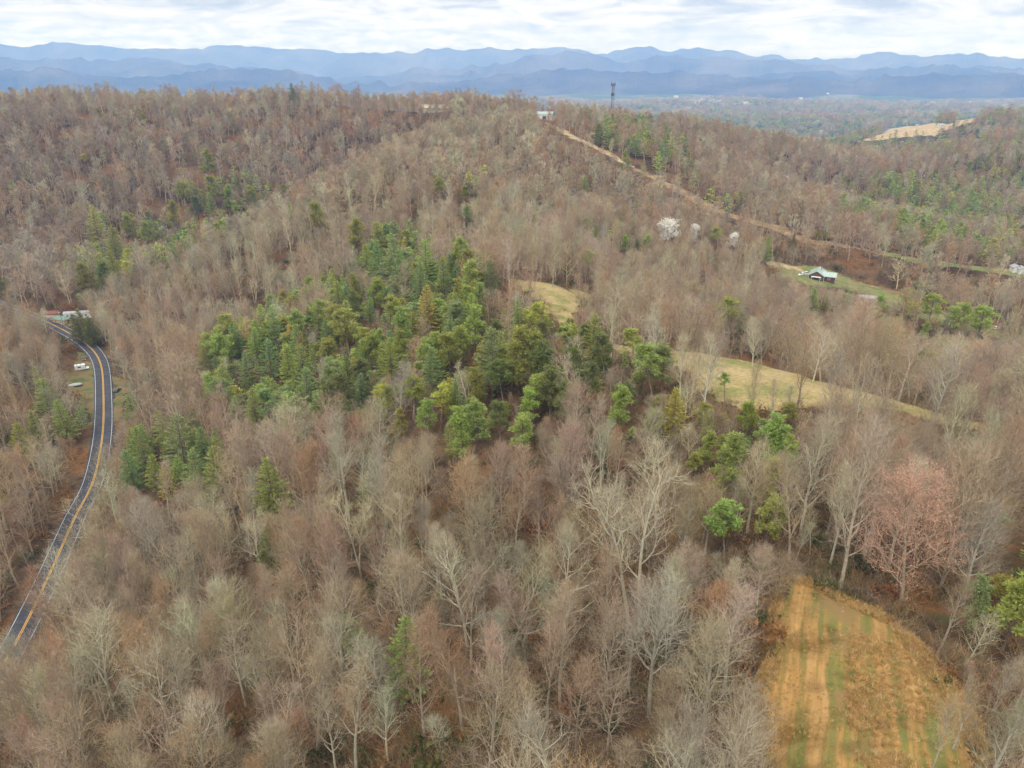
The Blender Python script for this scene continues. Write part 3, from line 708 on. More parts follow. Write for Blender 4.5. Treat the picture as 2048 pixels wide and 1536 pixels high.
# wood tones (trunk, crown) and needle tones
WOOD = {'grey tan': ((.36, .325, .25), (.375, .305, .205)), 'pale lichened': ((.47, .445, .34), (.44, .405, .285)), 'rosy brown': ((.32, .275, .21), (.37, .28, .20)),
        'russet': ((.30, .245, .18), (.39, .262, .155)), 'grey': ((.39, .365, .305), (.37, .325, .245)), 'dusky brown': ((.23, .19, .145), (.285, .23, .165))}
TONES = list(WOOD); TONE_W = [.32, .15, .20, .10, .13, .10]
NEEDLE = {'blue green': (.27, .345, .135), 'fresh green': (.33, .405, .115), 'yellow green': (.46, .46, .11), 'olive green': (.32, .335, .085), 'dark green': (.20, .235, .08)}
BT, WP, CP = [], [], []                         # [(trunk, crown) ...] near shapes
BARE_FORMS = [('broad crowned', dict(h=20, cb=.24, spread=.30, angle=54, rise=.6)), ('tall narrow', dict(h=24, cb=.38, spread=.20, angle=40, rise=.9)),
              ('rounded', dict(h=19, cb=.24, spread=.27, angle=50, rise=.7)), ('tall', dict(h=23, cb=.33, spread=.24, angle=45, rise=.7)),
              ('slender', dict(h=20, cb=.32, spread=.19, angle=38, rise=.9, dens=.9)), ('twin stemmed', dict(h=23, cb=.38, spread=.21, angle=46, rise=.8, fork=2)),
              ('leaning', dict(h=20, cb=.28, spread=.26, angle=52, rise=.6, lean=.14)), ('wide spreading', dict(h=18, cb=.20, spread=.36, angle=60, rise=.5)),
              ('small bushy', dict(h=12, cb=.10, spread=.33, angle=48, rise=.7, dens=.9))]
mb = [M['bark'], M['bark']]; mn = [M['bark'], M['needle']]
for i, (nm, kw) in enumerate(BARE_FORMS): BT.append(bare_tree(100 + i, **kw).split('bare_tree', mb))
for i, (nm, kw) in enumerate(BARE_FORMS): BT.append(bare_tree(150 + i, **kw).split('bare_tree', mb))
WP = [white_pine(200 + i, h=20, rad=r, cb=c, gap=g_).split('white_pine', mn) for i, (r, c, g_) in enumerate([(3.9, .12, 1.0), (4.6, .10, 1.1), (3.3, .2, .95), (3.7, .08, .9)])]
CP = [clump_pine(300 + i, h=17, rad=r, cb=c, dome=d, nl=n).split('clump_pine', mn) for i, (r, c, d, n) in enumerate([(3.0, .40, 1, 16), (3.6, .5, 1.2, 15), (2.6, .30, .8, 18), (3.3, .62, 1.4, 11)])]

# ------------------------------------------------------------------ where trees grow
KEEP = [  # ground seen in the clear: (polygon in the photo, chance that a tree in front of it is dropped)
    (FIELD_PX, 1.), ([(1003, 556), (1040, 558), (1090, 566), (1150, 578), (1190, 590), (1185, 606), (1160, 618), (1145, 632), (1112, 642), (1090, 612), (1050, 588), (1010, 568)], .9), (MEADOW1_PX[8:18], .35), (MEADOW2_PX, .62),
    ([(150, 640), (215, 690), (232, 760), (232, 870), (175, 870), (178, 745), (150, 700), (95, 662), (100, 645)], 1.),
    ([(180, 860), (228, 860), (205, 960), (155, 1060), (110, 1140), (60, 1250), (20, 1275), (60, 1160), (130, 1040)], .72),
    ([(95, 612), (180, 618), (170, 660), (100, 650)], 1.), ([(128, 690), (200, 690), (210, 800), (128, 790)], 1.), ([(216, 750), (245, 750), (262, 800), (216, 830)], 1.),
    ([(1590, 520), (1672, 528), (1760, 572), (1840, 600), (1780, 598), (1690, 580), (1655, 572), (1600, 566)], 1.), ([(1520, 515), (1600, 530), (1600, 556), (1530, 545)], .8),
    ([(1850, 600), (2048, 655), (2048, 690), (1930, 655), (1850, 628)], .5),
    ([(1580, 478), (1700, 490), (1780, 503), (1800, 524), (1700, 512), (1590, 492)], .35), ([(1780, 508), (1900, 520), (2048, 532), (2048, 562), (1900, 545), (1780, 524)], .4),
    ([(1082, 240), (1160, 272), (1262, 325), (1262, 345), (1200, 318), (1140, 288), (1086, 262)], .7), ([(1262, 325), (1400, 392), (1560, 450), (1640, 480), (1590, 490), (1470, 450), (1330, 385)], .55),
    ([(1725, 596), (1745, 596), (1745, 604), (1725, 604)], .6), (FARHILL, .6), ([(2020, 525), (2048, 525), (2048, 546), (2020, 546)], 1.),
    ([(800, 205), (885, 208), (885, 226), (800, 222)], .0), ([(1075, 205), (1110, 205), (1110, 235), (1075, 235)], .8), ([(60, 188), (270, 188), (270, 202), (60, 205)], .4), ([(1790, 345), (1900, 365), (1900, 378), (1790, 360)], .5)]
def free(x, y):
    ok = np.ones(np.shape(x), bool)
    for P in POLYS: ok &= ~inpoly(x, y, P)
    d, _ = path_dist(x, y, ROAD); ok &= d > 6.5
    return ok
HERO_XY = []                                    # places already taken: (x, y, radius)

def scatter(spacing, r0, r1, amax=45, seed=0):
    rs = np.random.RandomState(seed); n = int(2 * r1 / spacing) + 2
    gx = np.arange(-r1 * math.sin(R(amax)), r1 * math.sin(R(amax)), spacing); gy = np.arange(0, r1, spacing)
    X, Y = np.meshgrid(gx, gy); X = X.ravel(); Y = Y.ravel()
    X = X + rs.uniform(-.46, .46, X.shape) * spacing; Y = Y + rs.uniform(-.46, .46, Y.shape) * spacing
    r = np.hypot(X, Y); a = np.arctan2(X, Y); k = (r > r0) & (r < r1) & (np.abs(a) < R(amax)); X, Y, r = X[k], Y[k], r[k]
    z = height(X, Y); hh = 20.
    u, v, dep = proj((X, Y, z + hh)); u0, v0, d0 = proj((X, Y, z))
    k = (u > -130) & (u < 2180) & (v < 1640) & (v0 > 100) & visible(X, Y, z + hh)
    return X[k], Y[k], z[k]
EVER = [  # stands of evergreens as drawn in the photo: polygon, share of evergreens, kinds
    ([(355, 300), (460, 330), (520, 360), (600, 360), (500, 440), (400, 480), (350, 520), (150, 600), (160, 500), (200, 430), (320, 440), (360, 400)], .78, 'vvw'),
    ([(400, 690), (560, 590), (690, 540), (760, 460), (900, 470), (1000, 540), (960, 620), (1150, 640), (1250, 660), (1230, 800), (1090, 900), (900, 900), (780, 830), (640, 840), (480, 840), (400, 740)], .74, 'vvw'), ([(1120, 680), (1330, 670), (1360, 800), (1250, 900), (1100, 880)], .42, 'v'),
    ([(1160, 250), (1280, 230), (1360, 260), (1400, 330), (1330, 370), (1250, 320)], .5, 'vw'),
    ([(1680, 350), (1850, 340), (2060, 300), (2060, 520), (1980, 500), (1800, 470), (1680, 420)], .8, 'vwv'),
    ([(1380, 800), (1620, 790), (1580, 960), (1400, 970)], .5, 'v'), ([(1360, 980), (1560, 980), (1540, 1130), (1400, 1150)], .3, 'v'),
    ([(1990, 1020), (2080, 1020), (2080, 1290), (1960, 1280)], .5, 'v'), ([(60, 740), (180, 800), (170, 900), (90, 880)], .3, 'w'), ([(250, 890), (330, 840), (440, 840), (470, 930), (430, 1010), (270, 1000)], .75, 'w'),
    ([(1350, 340), (1560, 420), (1500, 430), (1350, 380)], .3, 'v'), ([(1700, 270), (2060, 250), (2060, 300), (1700, 320)], .10, 'v'),
    ([(1120, 380), (1320, 400), (1300, 520), (1160, 480)], .07, 'vw'), ([(1590, 560), (1980, 600), (1980, 720), (1600, 660)], .12, 'v'),
    ([(850, 330), (960, 340), (960, 430), (860, 420)], .2, 'v'), ([(1000, 880), (1120, 900), (1110, 1010), (1000, 1000)], .15, 'v')]
def ever_prob(u, v):
    p = np.full(np.shape(u), .006); kind = np.zeros(np.shape(u), int)
    for i, (P, s_, _) in enumerate(EVER):
        k = inpoly(u, v, P); p = np.where(k, s_, p); kind = np.where(k, i + 1, kind)
    return p, kind
def fit_height(X, Y, Z, H, rw, rs):
    """full height where the view allows it, lower growth in front of open ground and of the hand-placed trees, 0 where nothing fits"""
    n = len(X); r1 = rs.random_sample(n); r2 = rs.random_sample(n); out = np.zeros(n); todo = np.ones(n, bool)
    tt = [(proj(np.array([t['x'], t['y'], t['z'] + t['h'] * .62])), proj(np.array([t['x'], t['y'], t['z'] + t['h']]))[1], proj(np.array([t['x'], t['y'], t['z'] + t['h'] * .3]))[1], t) for t in TREES]
    for f in (1., .75, .55, .38, .25, .15):
        ix = np.nonzero(todo)[0]; x, y, z, h = X[ix], Y[ix], Z[ix], H[ix] * f; w = rw * (.4 + .6 * f)
        bad = np.zeros(len(ix), bool)
        for poly, ch in KEEP:
            near = np.zeros(len(ix), bool)
            for fx, fz in ((0, .1), (0, .3), (0, .5), (0, .75), (0, .97), (-.8, .6), (.8, .6), (-.6, .85), (.6, .85)):
                u, v, _ = proj((x + fx * w, y, z + fz * h)); near |= inpoly(u, v, poly)
            bad |= near & (r1[ix] < ch)
        fu, fv, fd = proj((x, y, z + h * .6)); ru = F * w / fd; ft = proj((x, y, z + h))[1]; fb = proj((x, y, z + h * .2))[1]
        for (tu, tv, td), vt, vb, t in tt:
            hw = F * t['h'] * .17 / td
            front = (fd < td) & (np.abs(fu - tu) < hw + ru * .7) & (ft < vb) & (fb > vt)
            bad |= front & (r2[ix] < (.93 if t['kind'] not in ('bare',) else .45 if t['label'] else .2))
        ok = ix[~bad]; out[ok] = H[ok] * f; todo[ok] = False
    return out

# ------------------------------------------------------------------ trees placed one by one from the photo
TREES = []                                      # dicts: everything needed to make one tree object
LAND = []                                       # landmarks used in labels: (name, u, v)
def base_of(u, vb):
    return hit(u, vb)
def add_tree(kind, form, tone, x, y, z, h, w=None, rot=None, label=None, name=None, short=None, hero=True):
    u, v, dep = proj(np.array([x, y, z + h * .62]))
    TREES.append(dict(kind=kind, form=form, tone=tone, x=x, y=y, z=z, h=h, w=w or 1., rot=rnd.uniform(0, 6.28) if rot is None else rot, u=float(u), v=float(v), px=F * h / float(dep), label=label, hero=hero))
    HERO_XY.append((x, y, h * (.10 if kind == 'bare' else .30 if kind == 'maple' else .09)))
    if short: LAND.append((short, float(u), float(v), len(TREES) - 1))
def hero(kind, form, tone, u, vt, vb, label=None, short=None, w=1.):
    p = base_of(u, vb)
    if p is None: return
    dep0 = p[1]; hz_ = math.hypot(p[0], p[1])
    d = ray(u, vt); ztop = CAMZ + d[2] / math.hypot(d[0], d[1]) * hz_
    h = float(np.clip(ztop - p[2], 4, 34)); add_tree(kind, form, tone, p[0], p[1], p[2], h, w, label=label, short=short)
# conspicuous bare trees
B = lambda *a, **k: hero('bare', *a, **k)
B(5, 'pale lichened', 1268, 935, 1275, 'tall pale poplar with several upright stems rising from one base', 'forked poplar', w=1.05)
hero('maple', 0, 'russet', 1800, 965, 1215, 'broad tree with pink red budding crown behind the mown field', 'red budding maple', w=1.1)
B(7, 'pale lichened', 1340, 1480, 1660, None)
B(7, 'pale lichened', 935, 1090, 1290, 'pale lichened tree with long crooked side limbs and a dense twig dome', 'lichened oak')
B(7, 'pale lichened', 470, 1160, 1335, 'whitish gnarled tree with bleached bare branches above the woods', 'bleached tree', w=.9)
B(1, 'pale lichened', 705, 835, 1065, 'tall pale straight tree with a fan of upright limbs', 'pale fan tree')
B(1, 'grey tan', 805, 920, 1165, 'very tall thin trunked grey tan tree on the leafy slope', 'tall thin tree')
B(3, 'pale lichened', 165, 1095, 1290, 'pale grey tree leaning over the road at its lower bend', 'roadside grey tree')
B(0, 'pale lichened', 235, 1215, 1440, 'large greenish grey tree by the lower end of the road', 'greenish grey tree')
B(3, 'rosy brown', 555, 1255, 1470, 'rosy tan tree with a round even crown below the bleached tree', 'rosy round tree')
B(3, 'grey tan', 385, 1270, 1500, None); B(1, 'grey', 335, 970, 1175, 'tall grey tree with one long leaning trunk', 'leaning grey tree')
B(2, 'rosy brown', 445, 1020, 1160, 'dusky pink fan shaped tree below the light green pine', 'dusky fan tree')
B(2, 'dusky brown', 440, 1050, 1165, None); B(2, 'grey tan', 600, 1120, 1290, None)
B(1, 'rosy brown', 1100, 1155, 1370, 'pinkish tree with a pale straight trunk left of the dark hollow', 'pinkish tree')
B(3, 'rosy brown', 1055, 1160, 1345, None); B(0, 'rosy brown', 1215, 1355, 1500, 'low domed tree with ascending pale limbs and pink twigs', 'pink domed tree')
B(2, 'rosy brown', 850, 1290, 1480, None); B(1, 'grey tan', 715, 1320, 1560, None); B(1, 'grey', 775, 1240, 1450, None)
B(7, 'grey', 1330, 1215, 1340, 'silvery low branched tree right of the forked poplar', 'silvery tree', w=.9)
B(7, 'grey', 1690, 1240, 1260, None) if False else None
B(6, 'pale lichened', 1930, 1215, 1330, 'small whitish bare tree at the right edge of the mown field', 'small whitish tree')
B(3, 'grey', 1925, 1010, 1215, 'slanting grey tree right of the red budding maple', 'slanting grey tree')
B(7, 'pale lichened', 1700, 790, 960, 'pale wide spreading tree below the tail of the meadow', 'pale spreading tree')
B(0, 'grey', 1860, 690, 860, 'big rounded grey tree at the tail of the meadow', 'big rounded tree', w=1.1)
B(0, 'pale lichened', 1625, 660, 765, None); B(2, 'pale lichened', 1505, 640, 735, 'silvery twisted tree on the meadow edge', 'twisted tree')
B(0, 'grey tan', 1105, 500, 575, 'round lone tree with fanning limbs just behind the upper meadow', 'fan limbed tree')
B(2, 'grey', 1195, 490, 585, 'dark trunked grey tree behind the upper meadow', 'dark trunked tree')
B(1, 'grey', 1545, 760, 845, None); B(4, 'grey', 1570, 770, 850, None); B(2, 'grey tan', 1135, 775, 895, 'grey tan fan shaped tree below the dark green pines', 'grey fan tree')
B(3, 'grey tan', 1150, 770, 910, None); B(3, 'rosy brown', 1215, 730, 810, None); B(0, 'rosy brown', 850, 640, 720, None); B(2, 'grey tan', 1290, 830, 960, None)
B(2, 'grey', 800, 735, 860, None); B(2, 'grey tan', 730, 800, 900, None); B(7, 'pale lichened', 725, 890, 1000, None); B(4, 'rosy brown', 1080, 960, 1110, None)
B(1, 'rosy brown', 970, 960, 1090, None); B(3, 'dusky brown', 1130, 900, 1060, None); B(1, 'grey tan', 1620, 1010, 1110, None); B(4, 'grey', 1590, 1040, 1125, None)
B(3, 'rosy brown', 1480, 1150, 1330, None); B(2, 'grey', 1450, 1180, 1380, None); B(2, 'rosy brown', 1400, 1260, 1420, None); B(0, 'rosy brown', 1460, 1370, 1560, None)
B(2, 'grey', 2040, 1380, 1540, None); B(1, 'grey tan', 1855, 1350, 1560, 'bare sapling standing in the lower part of the mown field', 'field sapling', w=.7)
B(0, 'pale lichened', 40, 1265, 1400, None); B(4, 'grey', 1965, 1380, 1600, None); B(4, 'grey tan', 1905, 1345, 1500, None, w=.9); B(2, 'grey', 1985, 1300, 1420, None); B(1, 'rosy brown', 2030, 1270, 1420, None)
# evergreens: (form list, kind letter) w layered pine, v clump pine
EV = [('w', 1, 'blue green', 985, 655, 795), ('w', 0, 'fresh green', 558, 912, 1055), ('w', 3, 'dark green', 545, 1045, 1150), ('w', 1, 'blue green', 620, 735, 835), ('w', 0, 'blue green', 725, 745, 825),
      ('w', 3, 'fresh green', 515, 775, 860), ('w', 0, 'fresh green', 785, 675, 775), ('w', 1, 'blue green', 868, 695, 790), ('w', 1, 'blue green', 375, 825, 955), ('w', 0, 'blue green', 275, 893, 990),
      ('w', 3, 'fresh green', 315, 905, 985), ('w', 0, 'yellow green', 345, 922, 1005), ('w', 1, 'blue green', 405, 895, 995), ('w', 0, 'fresh green', 440, 890, 990), ('w', 2, 'blue green', 300, 862, 950), ('w', 3, 'blue green', 415, 850, 940),
      ('w', 0, 'blue green', 763, 480, 580), ('w', 3, 'fresh green', 735, 487, 560), ('w', 1, 'blue green', 795, 470, 590), ('w', 0, 'blue green', 810, 500, 600), ('w', 1, 'fresh green', 855, 478, 590), ('w', 1, 'blue green', 840, 525, 620),
      ('w', 0, 'blue green', 890, 520, 605), ('w', 2, 'blue green', 912, 520, 590), ('w', 1, 'blue green', 983, 520, 598), ('v', 2, 'olive green', 710, 435, 520), ('v', 0, 'olive green', 640, 403, 480), ('v', 2, 'fresh green', 765, 447, 530),
      ('w', 0, 'fresh green', 415, 690, 760), ('w', 3, 'blue green', 478, 645, 735), ('w', 0, 'fresh green', 522, 638, 725), ('w', 1, 'blue green', 560, 618, 720), ('w', 0, 'blue green', 602, 648, 745), ('w', 2, 'fresh green', 640, 598, 690),
      ('w', 1, 'blue green', 545, 678, 765), ('w', 3, 'fresh green', 582, 690, 775), ('w', 0, 'blue green', 500, 700, 785), ('w', 1, 'fresh green', 615, 688, 780), ('w', 3, 'blue green', 660, 640, 725), ('w', 0, 'fresh green', 700, 600, 690), ('w', 2, 'blue green', 740, 595, 655),
      ('w', 0, 'yellow green', 857, 572, 690), ('w', 0, 'fresh green', 942, 588, 690), ('v', 1, 'yellow green', 1085, 604, 690), ('v', 0, 'olive green', 900, 662, 765), ('v', 1, 'olive green', 932, 650, 745), ('v', 2, 'olive green', 1022, 655, 800),
      ('v', 0, 'olive green', 1060, 662, 800), ('v', 2, 'dark green', 1092, 688, 810), ('v', 1, 'dark green', 1150, 690, 785), ('v', 0, 'dark green', 1208, 664, 765), ('v', 3, 'fresh green', 1276, 654, 765), ('v', 3, 'fresh green', 1315, 688, 825), ('v', 1, 'dark green', 1165, 720, 825),
      ('v', 2, 'fresh green', 955, 795, 905), ('v', 1, 'yellow green', 880, 768, 865), ('w', 3, 'blue green', 915, 762, 850), ('v', 0, 'fresh green', 852, 800, 885), ('v', 2, 'fresh green', 930, 820, 935), ('v', 0, 'dark green', 1000, 800, 885), ('v', 1, 'olive green', 832, 755, 850),
      ('v', 0, 'dark green', 1100, 735, 845), ('v', 2, 'dark green', 1130, 760, 860), ('v', 0, 'fresh green', 1060, 780, 870), ('v', 2, 'olive green', 800, 820, 885), ('v', 0, 'fresh green', 1040, 825, 930), ('v', 1, 'dark green', 1010, 720, 820), ('v', 2, 'olive green', 960, 740, 830),
      ('v', 2, 'fresh green', 1230, 770, 875), ('w', 3, 'yellow green', 1342, 775, 880), ('v', 3, 'fresh green', 1450, 748, 805), ('v', 0, 'olive green', 1488, 798, 885), ('v', 1, 'olive green', 1572, 800, 865), ('v', 2, 'fresh green', 1400, 858, 945), ('v', 0, 'olive green', 1445, 868, 945), ('v', 1, 'olive green', 1390, 905, 970),
      ('v', 1, 'fresh green', 1450, 1005, 1135), ('v', 0, 'fresh green', 1525, 985, 1110), ('v', 2, 'dark green', 2022, 1042, 1240), ('v', 2, 'fresh green', 2005, 1130, 1300), ('v', 1, 'fresh green', 2050, 1100, 1260), ('v', 3, 'olive green', 1455, 600, 700), ('w', 3, 'fresh green', 270, 785, 850),
      ('w', 1, 'fresh green', 105, 752, 850), ('w', 0, 'fresh green', 140, 795, 890), ('w', 3, 'fresh green', 85, 815, 900), ('w', 2, 'dark green', 178, 615, 690), ('w', 3, 'dark green', 160, 625, 690), ('w', 3, 'dark green', 190, 630, 692),
      ('v', 2, 'olive green', 420, 298, 365), ('v', 0, 'olive green', 432, 350, 420), ('v', 1, 'olive green', 380, 362, 430), ('v', 2, 'olive green', 460, 370, 430), ('v', 0, 'dark green', 400, 390, 455), ('v', 1, 'olive green', 500, 370, 425), ('v', 2, 'olive green', 352, 400, 470), ('v', 1, 'olive green', 572, 368, 405), ('v', 0, 'fresh green', 478, 400, 445), ('w', 0, 'fresh green', 428, 385, 440),
      ('w', 0, 'yellow green', 202, 408, 500), ('w', 3, 'olive green', 240, 450, 540), ('v', 2, 'olive green', 182, 520, 595), ('v', 0, 'dark green', 215, 520, 600), ('v', 2, 'olive green', 268, 428, 490), ('v', 0, 'olive green', 302, 440, 505), ('w', 0, 'yellow green', 342, 488, 525), ('w', 1, 'fresh green', 396, 448, 505), ('w', 0, 'olive green', 235, 500, 565),
      ('w', 2, 'dark green', 684, 320, 346), ('w', 1, 'dark green', 587, 166, 212), ('v', 1, 'yellow green', 174, 306, 338), ('w', 3, 'dark green', 5, 535, 592), ('v', 1, 'olive green', 884, 352, 412), ('v', 0, 'olive green', 930, 370, 415), ('w', 0, 'fresh green', 1190, 448, 485), ('w', 0, 'fresh green', 1168, 350, 395),
      ('v', 2, 'fresh green', 1250, 470, 510), ('v', 0, 'dark green', 1275, 478, 510), ('v', 1, 'fresh green', 1425, 453, 510), ('w', 3, 'fresh green', 1530, 472, 525), ('w', 3, 'dark green', 1585, 466, 495), ('v', 1, 'olive green', 1630, 462, 485), ('v', 0, 'olive green', 1648, 464, 488), ('v', 1, 'olive green', 1922, 248, 282), ('v', 0, 'dark green', 1950, 258, 285),
      ('w', 3, 'fresh green', 1622, 575, 640), ('w', 2, 'olive green', 1642, 590, 640), ('v', 0, 'fresh green', 1752, 588, 655), ('v', 1, 'fresh green', 1855, 585, 680), ('v', 1, 'fresh green', 1898, 600, 690), ('v', 1, 'fresh green', 1950, 610, 715), ('v', 2, 'fresh green', 1840, 640, 690), ('v', 0, 'fresh green', 1195, 205, 235), ('w', 2, 'dark green', 1310, 222, 250), ('w', 3, 'fresh green', 1255, 312, 350),
      ('v', 0, 'dark green', 1080, 640, 730), ('v', 2, 'olive green', 995, 690, 790), ('w', 2, 'fresh green', 365, 905, 985), ('w', 2, 'dark green', 20, 845, 900), ('w', 3, 'fresh green', 680, 560, 640), ('v', 2, 'olive green', 720, 545, 620), ('v', 0, 'olive green', 755, 555, 640), ('v', 2, 'olive green', 700, 640, 710), ('v', 1, 'olive green', 780, 590, 670)]
EV_LAND = {(985, 655): ('tall layered white pine in the middle of the evergreen stand', 'tall layered pine'), (558, 912): ('light green feathery pine standing alone below the evergreen stand', 'light green pine'), (545, 1045): ('dark green conifer just below the light green pine', 'dark conifer'),
           (620, 735): ('broad blue green pine on the flank of the evergreen stand', 'broad blue pine'), (375, 825): ('big blue green pine heading the clump beside the road slope', 'clump heading pine'), (983, 520): ('dark lone pine at the upper end of the meadow', 'meadow head pine'),
           (857, 572): ('yellow topped pine rising between bare trees', 'yellow topped pine'), (1085, 604): ('bright round topped pine below the upper meadow', 'bright round pine'), (1315, 688): ('slender tall pine with foliage tufts at the meadow edge', 'tufted slender pine'),
           (1342, 775): ('bright yellow green pine standing alone below the meadow', 'yellow pine'), (1450, 748): ('small loose pine standing against the long meadow', 'small meadow pine'), (2022, 1042): ('dark green pine at the edge of the photo above the mown field', 'edge pine'),
           (1455, 600): ('lone pine behind the crest of the long meadow', 'crest pine'), (105, 752): ('bushy pine on the bank across the road from the vehicles', 'roadside pine'), (178, 615): ('very dark conifer beside the road bend and green roofed hut', 'road bend conifer'),
           (587, 166): ('dark flat branched pine rising alone above the ridge skyline', 'skyline pine'), (1425, 453): ('full green pine between the white blossoming trees', 'blossom pine')}
for i, (k, f_, tn, u, vt, vb) in enumerate(EV):
    lb, sh = EV_LAND.get((u, vt), (None, None))
    hero('pine' if k == 'w' else 'clump', f_, tn, u, vt, vb, label=lb, short=sh, w=1.38 if k == 'w' else 1.3)

# white blossoming trees by the far pine
for u, vt, vb, w in [(1335, 447, 494, 1.5), (1384, 453, 492, .85), (1463, 471, 504, 1.1)]:
    hero('blossom', 0, 'pale lichened', u, vt, vb, w=w)
BL = bare_tree(400, h=11, cb=.2, spread=.36, lod=1, angle=48, rise=.7)
rg_ = random.Random(5); cidx = [i for i, m_ in enumerate(BL.m) if m_ == 1]
for i in rg_.sample(cidx, min(len(cidx), 620)):
    p = BL.v[BL.f[i][-1]]
    for k in range(3): BL.leaf(p + Vector((rg_.gauss(0, .4), rg_.gauss(0, .4), rg_.gauss(0, .4))), Vector((rg_.gauss(0, 1), rg_.gauss(0, 1), rg_.gauss(0, 1))).normalized(), .45, .4, 1, rg_)
def b_blossom(t, b):
    b.inputs['Base Color'].default_value = (.86, .83, .76, 1); tr = t.nodes.new('ShaderNodeBsdfTranslucent'); tr.inputs[0].default_value = (.86, .83, .76, 1)
    mx = t.nodes.new('ShaderNodeMixShader'); mx.inputs[0].default_value = .45; t.links.new(b.outputs[0], mx.inputs[1]); t.links.new(tr.outputs[0], mx.inputs[2]); t.links.new(mx.outputs[0], t.nodes['Material Output'].inputs['Surface'])
M['blossom'] = mat('white_blossom', b_blossom, rough=.8)
BLM = BL.split('blossom_tree', [M['bark'], M['blossom']])
for i_, sh_ in enumerate(('creamy blossom', 'middle blossom', 'outer blossom')): LAND.append((sh_ + ' tree', TREES[-3 + i_]['u'], TREES[-3 + i_]['v'], len(TREES) - 3 + i_))
TREES[-3]['label'] = 'large creamy white blossoming tree, leftmost of the three blossoming trees'; TREES[-2]['label'] = 'pure white blossoming tree between the creamy one and the green pine'; TREES[-1]['label'] = 'white blossoming tree on the house side of the green pine'

# ------------------------------------------------------------------ the woods in between
rs = np.random.RandomState(3)
FX, FY, FZ = [np.concatenate(q) for q in zip(scatter(5.0, 36, 480, 45, 1), scatter(7.0, 480, 1300, 44, 2), scatter(13.0, 1300, 2900, 44, 3), scatter(34.0, 2900, 7000, 44, 4))]
k = free(FX, FY); FX, FY, FZ = FX[k], FY[k], FZ[k]
FR = np.hypot(FX, FY)
hxy = np.array(HERO_XY)
k = np.ones(len(FX), bool)
for x, y, r in hxy: k &= (FX - x) ** 2 + (FY - y) ** 2 > (r + 1.8) ** 2
thin = inpoly(*proj((FX, FY, FZ))[:2], [(620, 950), (760, 880), (1000, 900), (1280, 860), (1330, 1000), (1250, 1320), (950, 1290), (700, 1260)])
k &= ~(thin & (rs.random_sample(len(FX)) < .36))
gapn = vnoise(FX / 28, FY / 28, 31) + .6 * vnoise(FX / 12, FY / 12, 32)
k &= ~((gapn < -.33) & (FR < 900))
FX, FY, FZ, FR = FX[k], FY[k], FZ[k], FR[k]
n = len(FX)
FH = np.clip(rs.normal(18., 3.2, n), 9, 26) * np.where(FR > 1300, 1.15, 1) * np.where(FR > 2900, 1.5, 1) * (1 + .25 * vnoise(FX / 70, FY / 70, 33))
small = rs.random_sample(n) < .30; FH = np.where(small, FH * rs.uniform(.4, .65, n), FH)
FH = fit_height(FX, FY, FZ, FH, 3.2, rs); k = FH > 1.9
FX, FY, FZ, FR, FH = FX[k], FY[k], FZ[k], FR[k], FH[k]; n = len(FX)
U, Vv, D = proj((FX, FY, FZ + FH * .62))
p_, st = ever_prob(U, Vv)
p_ = np.where(FR > 1150, .40 + .42 * (vnoise(FX / 260, FY / 260, 41) > -.05), p_); p_ = np.where(FR > 2400, .86, p_)
cl = vnoise(FX / 16, FY / 16, 42); p_ = np.where(p_ > .03, p_ * np.clip(.55 + 2.2 * (cl + .2), 0, 2), p_)
ev = rs.random_sample(n) < p_
tone_field = vnoise(FX / 45, FY / 45, 51) + .7 * vnoise(FX / 14, FY / 14, 52)
NTONE = list(NEEDLE)
cut = np.cumsum(TONE_W)
tone_r = np.clip(rs.random_sample(n) * .75 + (tone_field + .5) * .25 + 0, 0, .999)
tone_i = np.searchsorted(cut, tone_r).clip(0, 5)
tone_i = np.where((rs.random_sample(n) < .35) & (tone_field > .2), 2, tone_i)
dusk = inpoly(U, Vv, [(-200, 195), (880, 215), (760, 300), (640, 370), (520, 440), (380, 520), (200, 600), (-200, 620)]); spur = inpoly(U, Vv, [(1000, 205), (860, 265), (640, 375), (520, 450), (300, 560), (480, 640), (760, 430), (900, 420), (1080, 520), (1150, 400), (1090, 260)])
q_ = rs.random_sample(n); tone_i = np.where(dusk & (q_ < .48), np.where(q_ < .16, 5, 4), tone_i); tone_i = np.where(spur & (q_ < .6), np.where(q_ < .38, 0, 1), tone_i)
form_i = rs.choice(9, n, p=[.16, .13, .18, .15, .11, .06, .05, .08, .08]); form_i = np.where(FH < 11, np.where(rs.random_sample(n) < .6, 8, 2), form_i)
kindw = np.zeros(n, int)                        # 0 layered pine, 1 clump pine
for i in np.nonzero(ev)[0]:
    kk = EVER[st[i] - 1][2] if st[i] else 'vw'; kindw[i] = 0 if kk[rs.randint(len(kk))] == 'w' else 1
ntone = rs.choice(5, n, p=[.28, .33, .04, .22, .13])
fh = np.where(ev, np.clip(FH * .9, 2.2, 22), FH)
px = F * fh / D
inframe = (U > 4) & (U < 2044) & (Vv > 0) & (Vv < 1545) & visible(FX, FY, FZ + fh, .0)
MAXI = 296
nb_h = sum(1 for t_ in TREES if t_['kind'] == 'bare'); ne_h = sum(1 for t_ in TREES if t_['kind'] in ('pine', 'clump'))
order = np.argsort(-px); single = np.zeros(n, bool); cb_, ce_ = nb_h, ne_h
for i in order:
    if not inframe[i]: continue
    if ev[i]:
        if ce_ < MAXI: single[i] = True; ce_ += 1
    elif cb_ < MAXI: single[i] = True; cb_ += 1
